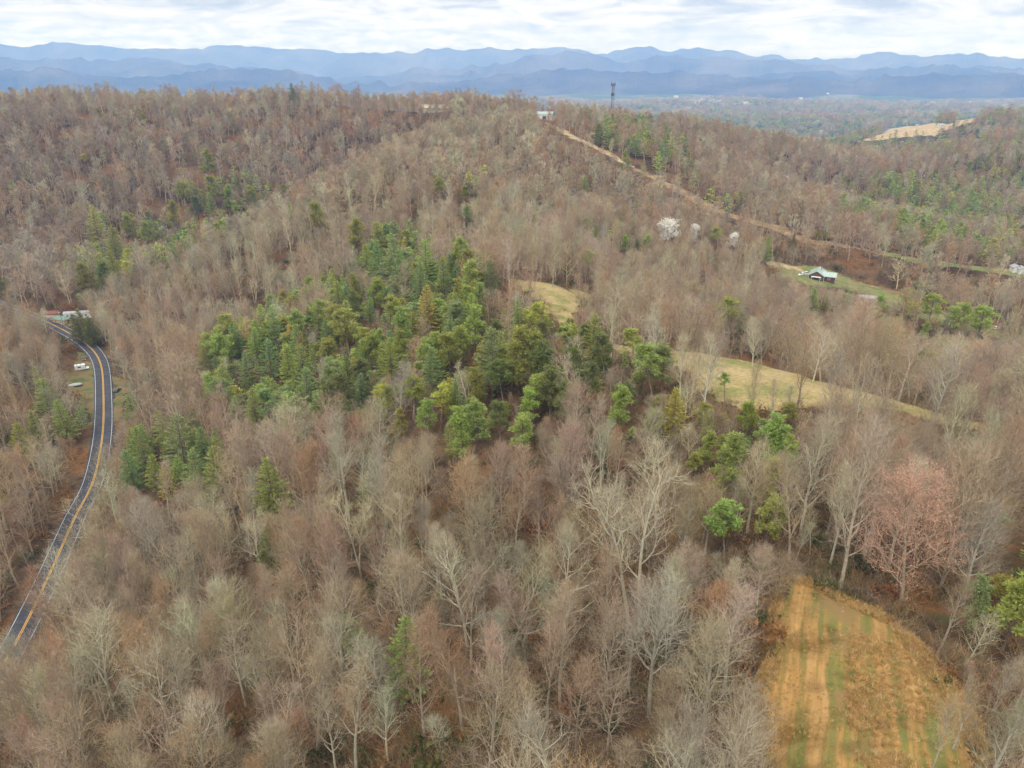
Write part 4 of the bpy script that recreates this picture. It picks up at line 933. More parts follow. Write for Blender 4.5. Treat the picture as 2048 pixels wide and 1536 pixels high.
for i in np.nonzero(single)[0]:
    if ev[i]: add_tree('pine' if kindw[i] == 0 else 'clump', int(rs.randint(4)), NTONE[ntone[i]], FX[i], FY[i], FZ[i], fh[i], 1.3, hero=False)
    else: add_tree('bare', int(form_i[i]), TONES[tone_i[i]], FX[i], FY[i], FZ[i], fh[i], hero=False)

# ------------------------------------------------------------------ single trees: labels and objects
def compass(t, l):
    dx, dy = t['u'] - l[1], t['v'] - l[2]
    if abs(dx) > 2.2 * abs(dy): return 'left of' if dx < 0 else 'right of'
    if abs(dy) > 2.2 * abs(dx): return 'behind' if dy < 0 else 'in front of'
    return ('left' if dx < 0 else 'right') + (' and behind' if dy < 0 else ' and in front of')
LAND += [('mown field', 1650, 1330, -1), ('upper meadow', 1085, 585, -2), ('long meadow', 1500, 770, -3), ('green roofed hut', 125, 636, -4), ('parked camper', 172, 738, -5), ('dark red house', 1636, 550, -6), ('radio mast', 1224, 200, -7),
         ('brush pile', 1755, 512, -8), ('white shed', 2038, 537, -9), ('farmhouses', 1855, 250, -10), ('dry grass bank', 1175, 290, -11), ('road bend', 205, 740, -12), ('lower road', 120, 1120, -13), ('grey roofed shed', 1733, 599, -14)]
PINE_FORMS = {'pine': ['layered', 'broad layered', 'narrow layered', 'dense'], 'clump': ['loose', 'open crowned', 'bushy', 'high crowned']}
def look(t):
    if t['kind'] == 'bare': return f"{BARE_FORMS[t['form']][0]} {t['tone']} bare tree"
    return f"{PINE_FORMS[t['kind']][t['form']]} {t['tone']} pine"
fams = {}
for i, t in enumerate(TREES):
    if t['label']: continue
    ds = sorted((math.hypot(t['u'] - l[1], (t['v'] - l[2]) * 1.2), l) for l in LAND if l[3] != i)
    l1, l2 = ds[0][1], ds[1][1]
    t['l1'] = f"{compass(t, l1)} the {l1[0]}"; t['l2'] = f"{compass(t, l2)} the {l2[0]}"; t['d1'] = ds[0][0]; t['n1'] = l1[0]
    fams.setdefault((look(t), t['l1']), []).append(t)
for (lk, w1), ts in fams.items():
    ts.sort(key=lambda t: t['d1'])
    for j, t in enumerate(ts):
        if len(ts) == 1: t['label'] = f"{lk} {w1}"
        else: t['label'] = f"{lk} {w1}, {['nearest', 'second nearest', 'third nearest', 'fourth nearest', 'fifth nearest', 'sixth nearest', 'seventh nearest', 'eighth nearest'][min(j, 7)]} to it"
        if j > 7: t['label'] = f"{lk} {w1}, far out from it"
    for t in ts:
        if len(t['label'].split()) > 16: t['label'] = t['label'].replace(' bare tree', ' tree').replace(' to it', '')
MAPLE = bare_tree(450, h=18, cb=.22, spread=.40, angle=60, rise=.6, buds=(4, .13), dens=1.25).split('maple_tree', [M['bark'], M['bark']])
FORM_H = {'maple': [18], 'bare': [k_[1]['h'] for k_ in BARE_FORMS], 'pine': [20] * 4, 'clump': [17] * 4, 'blossom': [11]}
SHAPES = {'maple': [MAPLE], 'bare': BT, 'pine': WP, 'clump': CP, 'blossom': [BLM]}
NAME = {'maple': 'maple_tree', 'bare': 'bare_tree', 'pine': 'pine_tree', 'clump': 'pine_tree', 'blossom': 'blossom_tree'}
GROUP = {'maple': 'leafless trees of the near woods', 'bare': 'leafless trees of the near woods', 'pine': 'evergreens among the bare woods', 'clump': 'evergreens among the bare woods', 'blossom': 'white blossoming trees'}
for t in TREES:
    tm, cm = SHAPES[t['kind']][t['form'] + (9 if t['kind'] == 'bare' and rnd.random() < .5 else 0)]
    root = bpy.data.objects.new(NAME[t['kind']], None); COL.objects.link(root); root.empty_display_size = 1
    root.location = (t['x'], t['y'], float(t['z'])); s_ = t['h'] / FORM_H[t['kind']][t['form']]
    root.rotation_euler = (rnd.gauss(0, .025), rnd.gauss(0, .025), t['rot']); ws = s_ * t['w'] * (rnd.uniform(.84, 1.02) if t['kind'] == 'bare' and not t['hero'] else rnd.uniform(.95, 1.1))
    if t['w'] == 1. and s_ < .8: ws *= 1.1
    root.scale = (ws, ws, s_)
    tag(root, t['label'], 'tree' if t['kind'] in ('bare', 'blossom', 'maple') else 'pine tree', GROUP[t['kind']])
    a = link('trunk', tm, root); c = link('crown', cm, root)
    if t['kind'] in ('bare', 'blossom', 'maple'): tc_, cc_ = WOOD[t['tone']]
    else: tc_, cc_ = (.20, .16, .125), NEEDLE[t['tone']]
    j_ = [rnd.uniform(.92, 1.09) for _ in range(3)]
    a.color = (*tc_, 1); c.color = (cc_[0] * j_[0], cc_[1] * j_[1], cc_[2] * j_[2], 1)
    if t['kind'] == 'maple': c.color = (.60, .37, .27, 1)
    if t['kind'] == 'blossom': c.color = (1, 1, 1, 1)

# ------------------------------------------------------------------ the rest of the woods: one scattered mass per kind
def scatter_object(name, label, P, idx, rot, scl, tint, sources):
    src = bpy.data.collections.new(name + '_kinds')
    for i, o in enumerate(sources): src.objects.link(o); o.name = f'{name}_kind.{i:03d}'
    srt = sorted(range(len(sources)), key=lambda i: sources[i].name); assert srt == list(range(len(sources)))
    me = bpy.data.meshes.new(name); me.vertices.add(len(P)); me.vertices.foreach_set('co', np.asarray(P, np.float32).ravel())
    at = me.attributes.new('pick', 'INT', 'POINT'); at.data.foreach_set('value', np.asarray(idx, np.int32))
    at = me.attributes.new('turn', 'FLOAT_VECTOR', 'POINT'); at.data.foreach_set('vector', np.asarray(rot, np.float32).ravel())
    at = me.attributes.new('grow', 'FLOAT_VECTOR', 'POINT'); at.data.foreach_set('vector', np.asarray(scl, np.float32).ravel())
    at = me.attributes.new('tint', 'FLOAT_COLOR', 'POINT'); at.data.foreach_set('color', np.concatenate([np.asarray(tint, np.float32), np.ones((len(P), 1), np.float32)], 1).ravel())
    o = link(name, me); tag(o, label, kind='stuff')
    ng = bpy.data.node_groups.new(name, 'GeometryNodeTree')
    ng.interface.new_socket('Geometry', in_out='INPUT', socket_type='NodeSocketGeometry'); ng.interface.new_socket('Geometry', in_out='OUTPUT', socket_type='NodeSocketGeometry')
    gi = ng.nodes.new('NodeGroupInput'); go = ng.nodes.new('NodeGroupOutput'); ip = ng.nodes.new('GeometryNodeInstanceOnPoints'); ci = ng.nodes.new('GeometryNodeCollectionInfo')
    ci.inputs['Collection'].default_value = src; ci.inputs['Separate Children'].default_value = True; ci.inputs['Reset Children'].default_value = True
    def na(nm, ty):
        x = ng.nodes.new('GeometryNodeInputNamedAttribute'); x.data_type = ty; x.inputs['Name'].default_value = nm; return x.outputs['Attribute']
    ng.links.new(gi.outputs[0], ip.inputs['Points']); ng.links.new(ci.outputs[0], ip.inputs['Instance']); ip.inputs['Pick Instance'].default_value = True
    ng.links.new(na('pick', 'INT'), ip.inputs['Instance Index'])
    e2 = ng.nodes.new('FunctionNodeEulerToRotation'); ng.links.new(na('turn', 'FLOAT_VECTOR'), e2.inputs[0]); ng.links.new(e2.outputs[0], ip.inputs['Rotation'])
    ng.links.new(na('grow', 'FLOAT_VECTOR'), ip.inputs['Scale']); ng.links.new(ip.outputs[0], go.inputs[0])
    md = o.modifiers.new('scatter', 'NODES'); md.node_group = ng
    return o
def srcobj(me): return bpy.data.objects.new('kind', me)
def jitter(c, s=.08): c = np.asarray(c, float); return c * rs.normal(1, s, (len(c), 1)) * rs.normal(1, s * .45, c.shape)
fars = ~single
bm_ = fars & ~ev; em_ = fars & ev
LODF = [list(range(9)), list(range(9)), [0, 2, 3, 4, 8]]
mw = [M['woods_stem'], M['woods_bark']]; mwn = [M['woods_trunk'], M['woods_needle']]
srcs, where = [], {}
for lod in range(3):
    for f_ in LODF[lod]:
        for sd in (0, 1): where[(lod, f_, sd)] = len(srcs); srcs.append(srcobj(bare_tree(500 + f_ + 20 * lod + 100 * sd, lod=lod, **BARE_FORMS[f_][1]).whole('woods_tree', mw)))
ii = np.nonzero(bm_)[0]; pick = []
for i in ii:
    lod = 0 if FR[i] < 150 else 1 if FR[i] < 480 else 2
    f_ = int(form_i[i]); f_ = f_ if f_ in LODF[lod] else LODF[lod][f_ % 5]; pick.append(where[(lod, f_, int(rs.randint(2)))]); form_i[i] = f_
sc_ = fh[ii] / np.array(FORM_H['bare'])[form_i[ii]]; wd = sc_ * rs.uniform(.84, 1.1, len(ii)) * np.where(FR[ii] > 480, 1.28, np.where(FR[ii] > 170, 1.2, 1.0)) * np.where(FR[ii] > 1300, 1.45, 1) * np.where(FR[ii] > 2900, 2., 1)
tints = jitter(np.array([WOOD[t_][1] for t_ in TONES])[tone_i[ii]])
scatter_object('bare_woods', 'the further leafless woods on the hillsides', np.stack([FX[ii], FY[ii], FZ[ii]], 1), pick, np.stack([rs.normal(0, .03, len(ii)), rs.normal(0, .03, len(ii)), rs.uniform(0, 6.28, len(ii))], 1), np.stack([wd, wd, sc_], 1), tints, srcs)
srcs, where = [], {}
for lod in (0, 1, 2):
    for f_ in range(3):
        where[(lod, f_, 0)] = len(srcs); srcs.append(srcobj(white_pine(600 + f_ + 10 * lod, h=20, rad=(3.9, 4.5, 3.4)[f_], lod=lod).whole('woods_pine', mwn)))
        where[(lod, f_, 1)] = len(srcs); srcs.append(srcobj(clump_pine(640 + f_ + 10 * lod, h=17, rad=(3., 3.5, 2.8)[f_], cb=(.4, .5, .3)[f_], lod=lod).whole('woods_pine', mwn)))
ii = np.nonzero(em_)[0]
pick = [where[(0 if FR[i] < 150 else 1 if FR[i] < 480 else 2, int(rs.randint(3)), int(kindw[i]))] for i in ii]
sc_ = fh[ii] / np.where(kindw[ii] == 0, 20, 17); wd = sc_ * rs.uniform(1.15, 1.5, len(ii)) * np.where(FR[ii] > 1300, 1.4, 1.08) * np.where(FR[ii] > 2900, 2., 1)
scatter_object('pine_woods', 'the further evergreens scattered over the hillsides', np.stack([FX[ii], FY[ii], FZ[ii]], 1), pick, np.stack([np.zeros(len(ii)), np.zeros(len(ii)), rs.uniform(0, 6.28, len(ii))], 1), np.stack([wd, wd, sc_], 1), jitter(np.array([NEEDLE[t_] for t_ in NTONE])[ntone[ii]]), srcs)
print('trees', len(TREES), 'bare', cb_, 'ever', ce_, 'mass', bm_.sum(), em_.sum())

# undergrowth and dry grass
X, Y, Zz = [np.concatenate(q) for q in zip(scatter(2.2, 34, 230, 46, 8), scatter(4.2, 230, 520, 45, 9))]
k = free(X, Y) & (vnoise(X / 14, Y / 14, 71) > -.26); X, Y, Zz = X[k], Y[k], Zz[k]; n = len(X)
BUSH = [(.22, .14, .075), (.27, .21, .15), (.24, .175, .12), (.30, .17, .08), (.17, .15, .08)]
srcs = [srcobj(bush(700 + i, h=hh, r=1.8, n=26).whole('brush', [M['woods_bark']])) for hh in (2.2, 3.4) for i in range(3)]
srcs += [srcobj(bush(720 + i, h=1.8, r=1.6, n=26, leafy=True).whole('brush', [M['woods_needle']])) for i in range(3)]
lf = rs.random_sample(n) < .13; pick = np.where(lf, rs.randint(6, 9, n), rs.randint(0, 6, n)); s_ = rs.uniform(.6, 1.7, n) * np.where(np.hypot(X, Y) > 230, 1.4, 1)
tints = np.where(lf[:, None], np.array([(.10, .125, .04), (.26, .13, .05), (.07, .10, .035)])[rs.choice(3, n, p=[.4, .35, .25])], np.array(BUSH)[rs.randint(0, 5, n)])
scatter_object('undergrowth', 'brown brushy undergrowth between the trees', np.stack([X, Y, Zz], 1), pick, np.stack([np.zeros(n), np.zeros(n), rs.uniform(0, 6.28, n)], 1), np.stack([s_, s_, s_], 1), jitter(tints), srcs)
ex, ey = [], []
for P in POLYS[1:5]:
    for i in range(len(P)):
        a, b = P[i], P[(i + 1) % len(P)]; L_ = math.hypot(b[0] - a[0], b[1] - a[1]); m_ = int(L_ / 1.1)
        tt = rs.random_sample(m_); ex += list(a[0] + (b[0] - a[0]) * tt + rs.normal(0, 2., m_)); ey += list(a[1] + (b[1] - a[1]) * tt + rs.normal(0, 2., m_))
ex, ey = np.array(ex), np.array(ey); n = len(ex); s_ = rs.uniform(.3, .95, n)
scatter_object('meadow_edge_brush', 'low brush and dead weeds fringing the meadows and yard', np.stack([ex, ey, height(ex, ey)], 1), rs.randint(0, 6, n), np.stack([np.zeros(n), np.zeros(n), rs.uniform(0, 6.28, n)], 1), np.stack([s_, s_, s_], 1), jitter(np.array(BUSH + [(.42, .33, .17)] * 2)[rs.randint(0, 7, n)]),
               [srcobj(bush(760 + i, h=hh, r=1.8, n=26).whole('edge_brush', [M['woods_bark']])) for hh in (1.6, 2.6) for i in range(3)])
P = POLYS[0]; x0, y0 = P[:, :2].min(0) - 4; x1, y1 = P[:, :2].max(0) + 4
X, Y = rs.uniform(x0, x1, 60000), rs.uniform(y0, y1, 60000)
ins = inpoly(X, Y, P); cx, cy = P[:, 0].mean(), P[:, 1].mean(); out_ = inpoly(cx + (X - cx) * .90, cy + (Y - cy) * .93, P) & ~inpoly(cx + (X - cx) * 1.12, cy + (Y - cy) * 1.07, P)
uu, vv, _ = proj((X, Y, height(X, Y))); rough_ = inpoly(uu, vv, [(1700, 1270), (1800, 1290), (1900, 1340), (2060, 1430), (2100, 1640), (1740, 1640), (1690, 1420)])
pr = np.where(out_, .55, np.where(ins & rough_, .26, np.where(ins, .10, 0))); pr = pr * np.clip(.6 + 2.5 * vnoise(X / 3.5, Y / 3.5, 81), .1, 1.6)
k = (rs.random_sample(len(X)) < pr) & (vv < 1660); X, Y = X[k], Y[k]; big = np.where(out_[k], .85, np.where(rough_[k], .62, .36)); n = len(X)
srcs = [srcobj(tuft(800 + i).whole('tuft', [M['woods_bark']])) for i in range(5)]
s_ = rs.uniform(.6, 1.25, n) * big
tints = np.array([(.56, .36, .15), (.48, .30, .12), (.62, .44, .21), (.40, .235, .10), (.28, .25, .085)])[rs.choice(5, n, p=[.33, .24, .2, .13, .10])]
scatter_object('dry_grass', 'tall ochre broomsedge grass round the mown field', np.stack([X, Y, height(X, Y) + .1], 1), rs.randint(0, 5, n), np.stack([rs.normal(0, .12, n), rs.normal(0, .12, n), rs.uniform(0, 6.28, n)], 1), np.stack([s_, s_, s_], 1), jitter(tints), srcs)

# ------------------------------------------------------------------ buildings, vehicles, mast, poles
def pm(name, col, rough=.6, metal=0., vary=.25, scale=1.5):
    def f(t, b):
        g = G(t); c = g.mix(g.maprange(g.noise(scale, 5), .42, .7), col, tuple(x * (1 - vary) for x in col)); t.links.new(c, b.inputs['Base Color'])
    return mat(name, f, rough=rough, metal=metal)
M['white_siding'] = pm('white_siding', (.74, .73, .70)); M['red_board'] = pm('dark_red_board', (.115, .062, .052)); M['green_metal'] = pm('pale_green_metal_roof', (.34, .42, .38), .45)
M['teal_roof'] = pm('green_roof', (.15, .225, .18), .6); M['tan_wall'] = pm('tan_board', (.60, .45, .25)); M['grey_roof'] = pm('grey_roof', (.30, .31, .32), .5); M['beige'] = pm('beige_wall', (.62, .55, .42))
M['glass'] = mat('dark_glass', color=(.03, .035, .045), rough=.08, spec=.6); M['tyre'] = mat('tyre_rubber', color=(.02, .02, .02), rough=.9); M['rim'] = mat('wheel_rim', color=(.5, .5, .5), rough=.35, metal=.8)
M['steel'] = pm('galvanised_steel', (.12, .125, .14), .6, .2); M['pole_wood'] = pm('pole_wood', (.20, .15, .11), .9); M['rust_red'] = pm('rust_red_roof', (.20, .075, .055), .8); M['door'] = pm('door_paint', (.12, .09, .08)); M['log'] = pm('cut_log', (.16, .10, .065), .9)
M['tarp'] = pm('grey_tarp', (.36, .36, .35), .7); M['lamp'] = mat('lamp_lens', color=(.75, .74, .7), rough=.2); M['red_lens'] = mat('tail_lens', color=(.35, .02, .02), rough=.2); M['trim'] = pm('white_trim', (.72, .71, .68))
def boxm(b, cx, cy, cz, sx, sy, sz, bev=0.):
    r = bmesh.ops.create_cube(b, size=1)
    for v in r['verts']: v.co = Vector((cx + v.co.x * sx, cy + v.co.y * sy, cz + v.co.z * sz))
    if bev:
        es = list({e for v in r['verts'] for e in v.link_edges}); bmesh.ops.bevel(b, geom=es, offset=bev, segments=2, affect='EDGES', profile=.5)
def cyl(b, p0, p1, r0, r1=None, n=10):
    p0, p1 = Vector(p0), Vector(p1); d = p1 - p0
    r = bmesh.ops.create_cone(b, cap_ends=True, segments=n, radius1=r0, radius2=r0 if r1 is None else r1, depth=d.length)
    mt = Matrix.Translation((p0 + p1) / 2) @ d.to_track_quat('Z', 'Y').to_matrix().to_4x4()
    for v in r['verts']: v.co = mt @ v.co
def prism(b, prof, y0, y1):                     # profile in xz swept along y
    A = [b.verts.new((x, y0, z)) for x, z in prof]; Bv = [b.verts.new((x, y1, z)) for x, z in prof]; n = len(prof)
    for i in range(n): b.faces.new((A[i], A[(i + 1) % n], Bv[(i + 1) % n], Bv[i]))
    b.faces.new(A[::-1]); b.faces.new(Bv)
def part(name, m, parent, fn, label=None):
    b = bmesh.new(); fn(b); bmesh.ops.recalc_face_normals(b, faces=b.faces); me = bpy.data.meshes.new(name); b.to_mesh(me); b.free(); me.materials.append(m)
    o = link(name, me, parent)
    if label: o['label'] = label
    return o
def root(name, p, rz, label, cat, group=None, sc=1.):
    o = bpy.data.objects.new(name, None); COL.objects.link(o); o.location = [float(x) for x in p]; o.rotation_euler = (0, 0, rz); o.scale = (sc,) * 3
    tag(o, label, cat, group); return o
def window(par, x, y, z, w, h, face):           # face: 'x+','x-','y+','y-'
    ax = face[0]; sg = 1 if face[1] == '+' else -1
    def fr(b):
        for dx, dz, sw, sh in ((0, h / 2, w + .24, .12), (0, -h / 2, w + .24, .12), (-w / 2, 0, .12, h), (w / 2, 0, .12, h), (0, 0, w, .07)):
            if ax == 'y': boxm(b, x + dx, y + sg * .05, z + dz, sw, .10, sh)
            else: boxm(b, x + sg * .05, y + dx, z + dz, .10, sw, sh)
    f = part('window', M['trim'], par, fr)
    part('pane', M['glass'], f, lambda b: boxm(b, x, y + sg * .02, z, w, .03, h) if ax == 'y' else boxm(b, x + sg * .02, y, z, .03, w, h))
def gable(par, w, d, hw, hr, wall, roof, over=.5, seams=True, z0=0.):   # ridge along y
    part('wall', wall, par, lambda b: prism(b, [(-w / 2, z0 - .9), (w / 2, z0 - .9), (w / 2, hw), (0, hr - .12), (-w / 2, hw)], -d / 2, d / 2))
    sl = (hr - hw) / (w / 2)
    def rf(b):
        for s in (-1, 1):
            x1 = s * (w / 2 + over); z1 = hw - over * sl
            prism(b, [(0, hr), (x1, z1), (x1, z1 + .16), (0, hr + .16)] if s > 0 else [(0, hr + .16), (x1, z1 + .16), (x1, z1), (0, hr)], -d / 2 - over, d / 2 + over)
    r = part('roof', roof, par, rf)
    if seams:
        def sm(b):
            k = -d / 2 - over + .3
            while k < d / 2 + over:
                for s in (-1, 1):
                    x1 = s * (w / 2 + over); z1 = hw - over * sl
                    prism(b, [(0, hr + .16), (x1, z1 + .16), (x1, z1 + .22), (0, hr + .22)] if s > 0 else [(0, hr + .22), (x1, z1 + .22), (x1, z1 + .16), (0, hr + .16)], k, k + .05)
                k += .6
        part('standing_seams', roof, r, sm)
    return r
# dark red house with green metal roof
p = hit(1634, 556); hs = root('house', p, R(-28), 'dark red board house with pale green metal roof on a green yard', 'house', sc=.98)
gable(hs, 8.5, 13, 3.0, 5.6, M['red_board'], M['green_metal'])
def wing(b): prism(b, [(-3.2, -.9), (3.2, -.9), (3.2, 2.8), (0, 4.6), (-3.2, 2.8)], 0, 6.5)
wg = part('wing', M['red_board'], hs, lambda b: (wing(b), [setattr(v, 'co', Vector((v.co.y + 4.0, -v.co.x - 1.5, v.co.z))) for v in b.verts]))
def wroof(b):
    prism(b, [(0, 4.68), (3.7, 2.6), (3.7, 2.76), (0, 4.84)], -1.5, 7.0); prism(b, [(0, 4.84), (-3.7, 2.76), (-3.7, 2.6), (0, 4.68)], -1.5, 7.0)
    for v in b.verts: v.co = Vector((v.co.y + 4.0, -v.co.x - 1.5, v.co.z))
part('wing_roof', M['green_metal'], hs, wroof)
for x in (-2.2, 2.2): window(hs, x, -6.5, 1.6, 1.1, 1.5, 'y-')
window(hs, 10.5, -1.5, 1.6, 1.2, 1.5, 'x+'); window(hs, -4.25, -2, 1.6, 1.2, 1.4, 'x-'); window(hs, 7, -4.7, 1.6, 1.2, 1.4, 'y-')
dr = part('door', M['door'], hs, lambda b: boxm(b, 0, -6.53, 1.05, 1.0, .1, 2.1)); part('handle', M['rim'], dr, lambda b: boxm(b, .35, -6.61, 1.05, .08, .06, .16))
part('porch', M['trim'], hs, lambda b: (boxm(b, 0, -7.6, -.1, 5, 2.1, .25), [cyl(b, (x, -8.4, 0), (x, -8.4, 2.4), .08) for x in (-2.3, 2.3)], boxm(b, 0, -7.6, 2.45, 5.2, 2.2, .12)))
part('chimney', M['grey_roof'], hs, lambda b: boxm(b, 1.6, 2.5, 5.3, .7, .7, 2.0))
for x, y in ((-4.3, -6.55), (4.3, -6.55), (10.55, -4.75)): part('corner_trim', M['trim'], hs, lambda b: boxm(b, x, y, 1.05, .18, .18, 3.6))
# vehicles
def vehicle(name, p, rz, label, group, body, kind='car'):
    v = root(name, p, rz, label, 'vehicle' if kind == 'camper' else 'car' if kind == 'car' else 'truck', group)
    Lh = {'car': 2.25, 'pickup': 2.7, 'camper': 2.9}[kind]; W = .9 if kind != 'camper' else 1.0
    if kind == 'car': pr = [(-Lh, .45), (-Lh, .85), (-Lh + .25, .95), (-1.2, 1.0), (1.0, .98), (2.0, .85), (Lh, .65), (Lh, .4), (-Lh + .1, .35)]
    elif kind == 'pickup': pr = [(-Lh, .5), (-Lh, 1.05), (-.6, 1.05), (1.3, 1.1), (Lh - .1, .98), (Lh, .6), (Lh - .1, .45), (-Lh + .1, .45)]
    else: pr = [(-Lh, .5), (-Lh, 2.75), (-Lh + .2, 2.9), (1.3, 2.9), (1.6, 2.5), (1.7, 1.25), (Lh - .1, 1.05), (Lh, .6), (-Lh + .1, .45)]
    bd = part('body', body, v, lambda b: (prism(b, pr, -W, W), bmesh.ops.bevel(b, geom=b.edges[:], offset=.05, segments=2, affect='EDGES')))
    if kind != 'camper':
        cb = [(-1.75, .96), (-1.35, 1.5), (.25, 1.52), (.95, .98)] if kind == 'car' else [(-.55, 1.06), (-.5, 1.72), (.75, 1.74), (1.35, 1.1)]
        part('cabin', body, v, lambda b: (prism(b, cb, -W * .86, W * .86), bmesh.ops.bevel(b, geom=b.edges[:], offset=.06, segments=2, affect='EDGES')))
        for s in (-1, 1): part('side_window', M['glass'], v, lambda b: prism(b, [(cb[0][0] + .3, cb[0][1] + .08), (cb[1][0] + .14, cb[1][1] - .10), (cb[2][0] - .1, cb[2][1] - .10), (cb[3][0] - .3, cb[3][1] + .08)], s * W * .865 - .02, s * W * .865 + .02))
        def scr(a, c, off):
            def f(b):
                q = [(a[0] + (c[0] - a[0]) * t, a[1] + (c[1] - a[1]) * t) for t in (.12, .88)]
                prism(b, [q[0], q[1], (q[1][0] + off, q[1][1] + .02), (q[0][0] + off, q[0][1] + .02)], -W * .74, W * .74)
            return f
        part('windscreen', M['glass'], v, scr(cb[3], cb[2], .05)); part('rear_window', M['glass'], v, scr(cb[0], cb[1], -.05))
        if kind == 'pickup': part('load_bed', M['grey_roof'], v, lambda b: boxm(b, -1.65, 0, 1.07, 1.9, 1.5, .04))
    else:
        part('windscreen', M['glass'], v, lambda b: prism(b, [(1.63, 2.4), (1.70, 1.3), (1.78, 1.3), (1.70, 2.4)], -.8, .8))
        for s in (-1, 1): part('side_window', M['glass'], v, lambda b: boxm(b, -.9, s * 1.01, 1.9, 1.3, .04, .6))
        for x in (-1.8, -.2): part('roof_vent', M['grey_roof'], v, lambda b: boxm(b, x, 0, 2.98, .7, .6, .16, .03))
        part('awning', M['tarp'], v, lambda b: boxm(b, -.6, 1.12, 2.6, 3.2, .18, .18, .03))
    for x in (-Lh * .62, Lh * .62):
        for s in (-1, 1):
            w = part('wheel', M['tyre'], v, lambda b: cyl(b, (x, s * (W - .2), .34), (x, s * (W + .02), .34), .34, n=16)); part('rim', M['rim'], w, lambda b: cyl(b, (x, s * (W + .005), .34), (x, s * (W + .03), .34), .2, n=12))
    for s in (-1, 1):
        part('headlight', M['lamp'], v, lambda b: boxm(b, Lh - .02, s * W * .7, .72, .08, .32, .16)); part('tail_light', M['red_lens'], v, lambda b: boxm(b, -Lh - .0, s * W * .8, .8, .06, .2, .2))
    return v
paint = lambda n_, c: pm(n_, c, .3, 0., .15, .8)
GV = 'vehicles parked on the grass by the road'
vehicle('parked_suv', hit(167, 720), R(-50), 'maroon car with whitish roof parked nose to the road bend', GV, paint('maroon_paint', (.17, .07, .08)), 'car')
vehicle('camper_van', hit(165, 740), R(25), 'white boxy camper parked behind the maroon car', GV, paint('white_paint', (.78, .78, .77)), 'camper')
vehicle('parked_car', hit(235, 783), R(95), 'dark green car parked on the outer side of the road bend', GV, paint('dark_green_paint', (.03, .06, .05)), 'car')
vehicle('parked_car', hit(1603, 551), R(200), 'silver white car parked beside the dark red house', 'cars at the dark red house', paint('silver_paint', (.62, .63, .64)), 'car')
vehicle('parked_pickup', hit(1612, 549), R(100), 'pale pickup parked closest to the dark red house', 'cars at the dark red house', paint('pale_paint', (.70, .70, .68)), 'pickup')
vehicle('parked_pickup', hit(1990, 659), R(20), 'white pickup parked far down the house lane', 'cars at the dark red house', paint('white_truck_paint', (.75, .74, .72)), 'pickup')
tr = root('boat_trailer', hit(150, 773), R(30), 'low grey tarp covered trailer on the verge below the camper', 'trailer')
def tarp(b):
    bmesh.ops.create_icosphere(b, subdivisions=3, radius=1)
    for v in b.verts:
        z = max(v.co.z, -.2); k = 1 + .12 * math.sin(v.co.x * 7) * math.cos(v.co.y * 5); v.co = Vector((v.co.x * 2.9 * k, v.co.y * 1.25 * k, .75 + z * .75))
part('tarp', M['tarp'], tr, tarp); part('chassis', M['steel'], tr, lambda b: (boxm(b, 0, 0, .5, 5.2, 1.7, .12), boxm(b, 3.3, 0, .5, 1.8, .12, .12)))
for s in (-1, 1): part('wheel', M['tyre'], tr, lambda b: cyl(b, (-.4, s * .95, .32), (-.4, s * 1.15, .32), .32, n=16))
# hut by the road, trailer home, rusty shed, utility pole
p = hit(126, 645); ht = root('hut', p, R(70), 'tan walled hut with shallow green hipped roof beside the road bend', 'hut')
part('wall', M['tan_wall'], ht, lambda b: boxm(b, 0, 0, 1.0, 5.2, 8.6, 3.2))
def hip(b):
    q = [b.verts.new(c) for c in ((-3.1, -4.8, 2.5), (3.1, -4.8, 2.5), (3.1, 4.8, 2.5), (-3.1, 4.8, 2.5), (0, -2.2, 4.0), (0, 2.2, 4.0))]
    for f in ((0, 1, 4), (1, 2, 5, 4), (2, 3, 5), (3, 0, 4, 5), (3, 2, 1, 0)): b.faces.new([q[i] for i in f])
part('roof', M['teal_roof'], ht, hip); window(ht, -2.6, 1.8, 1.3, 1.2, 1.0, 'x-'); window(ht, -2.6, -1.8, 1.3, 1.2, 1.0, 'x-')
part('door', M['door'], ht, lambda b: boxm(b, 0, -4.33, 1.0, 1.0, .08, 2.0))
mh = root('trailer_home', hit(158, 634), R(12), 'long white trailer home half hidden by the very dark conifer', 'mobile home')
gable_ = part('wall', M['white_siding'], mh, lambda b: boxm(b, 0, 0, 1.3, 14, 4.2, 3.4)); part('roof', M['grey_roof'], mh, lambda b: (prism(b, [(-2.4, 2.95), (0, 3.7), (2.4, 2.95)], -7.3, 7.3), [setattr(v, 'co', Vector((v.co.y, v.co.x, v.co.z))) for v in b.verts]))
for x in (-5, -1.5, 4.5): window(mh, x, -2.1, 1.6, 1.2, 1.1, 'y-')
part('door', M['door'], mh, lambda b: boxm(b, 1.6, -2.13, 1.2, 1.0, .08, 2.1)); part('step', M['trim'], mh, lambda b: boxm(b, 1.6, -2.8, .0, 1.4, 1.2, .4))
rs_ = root('shed', hit(104, 632), R(8), 'low shed with rusty red roof behind the green roofed hut', 'shed')
gable(rs_, 5, 9, 2.0, 3.0, M['beige'], M['rust_red'], .4, False); rs_.rotation_euler[2] = R(95)
up = root('utility_pole', hit(128, 657), R(20), 'wooden utility pole with a white lamp beside the green roofed hut', 'utility pole')
part('pole', M['pole_wood'], up, lambda b: cyl(b, (0, 0, -1), (0, 0, 10.5), .17, .11)); part('crossarm', M['pole_wood'], up, lambda b: boxm(b, 0, 0, 9.8, 2.2, .12, .14))
for x in (-.9, 0, .9): part('insulator', M['trim'], up, lambda b: cyl(b, (x, 0, 9.87), (x, 0, 10.15), .06))
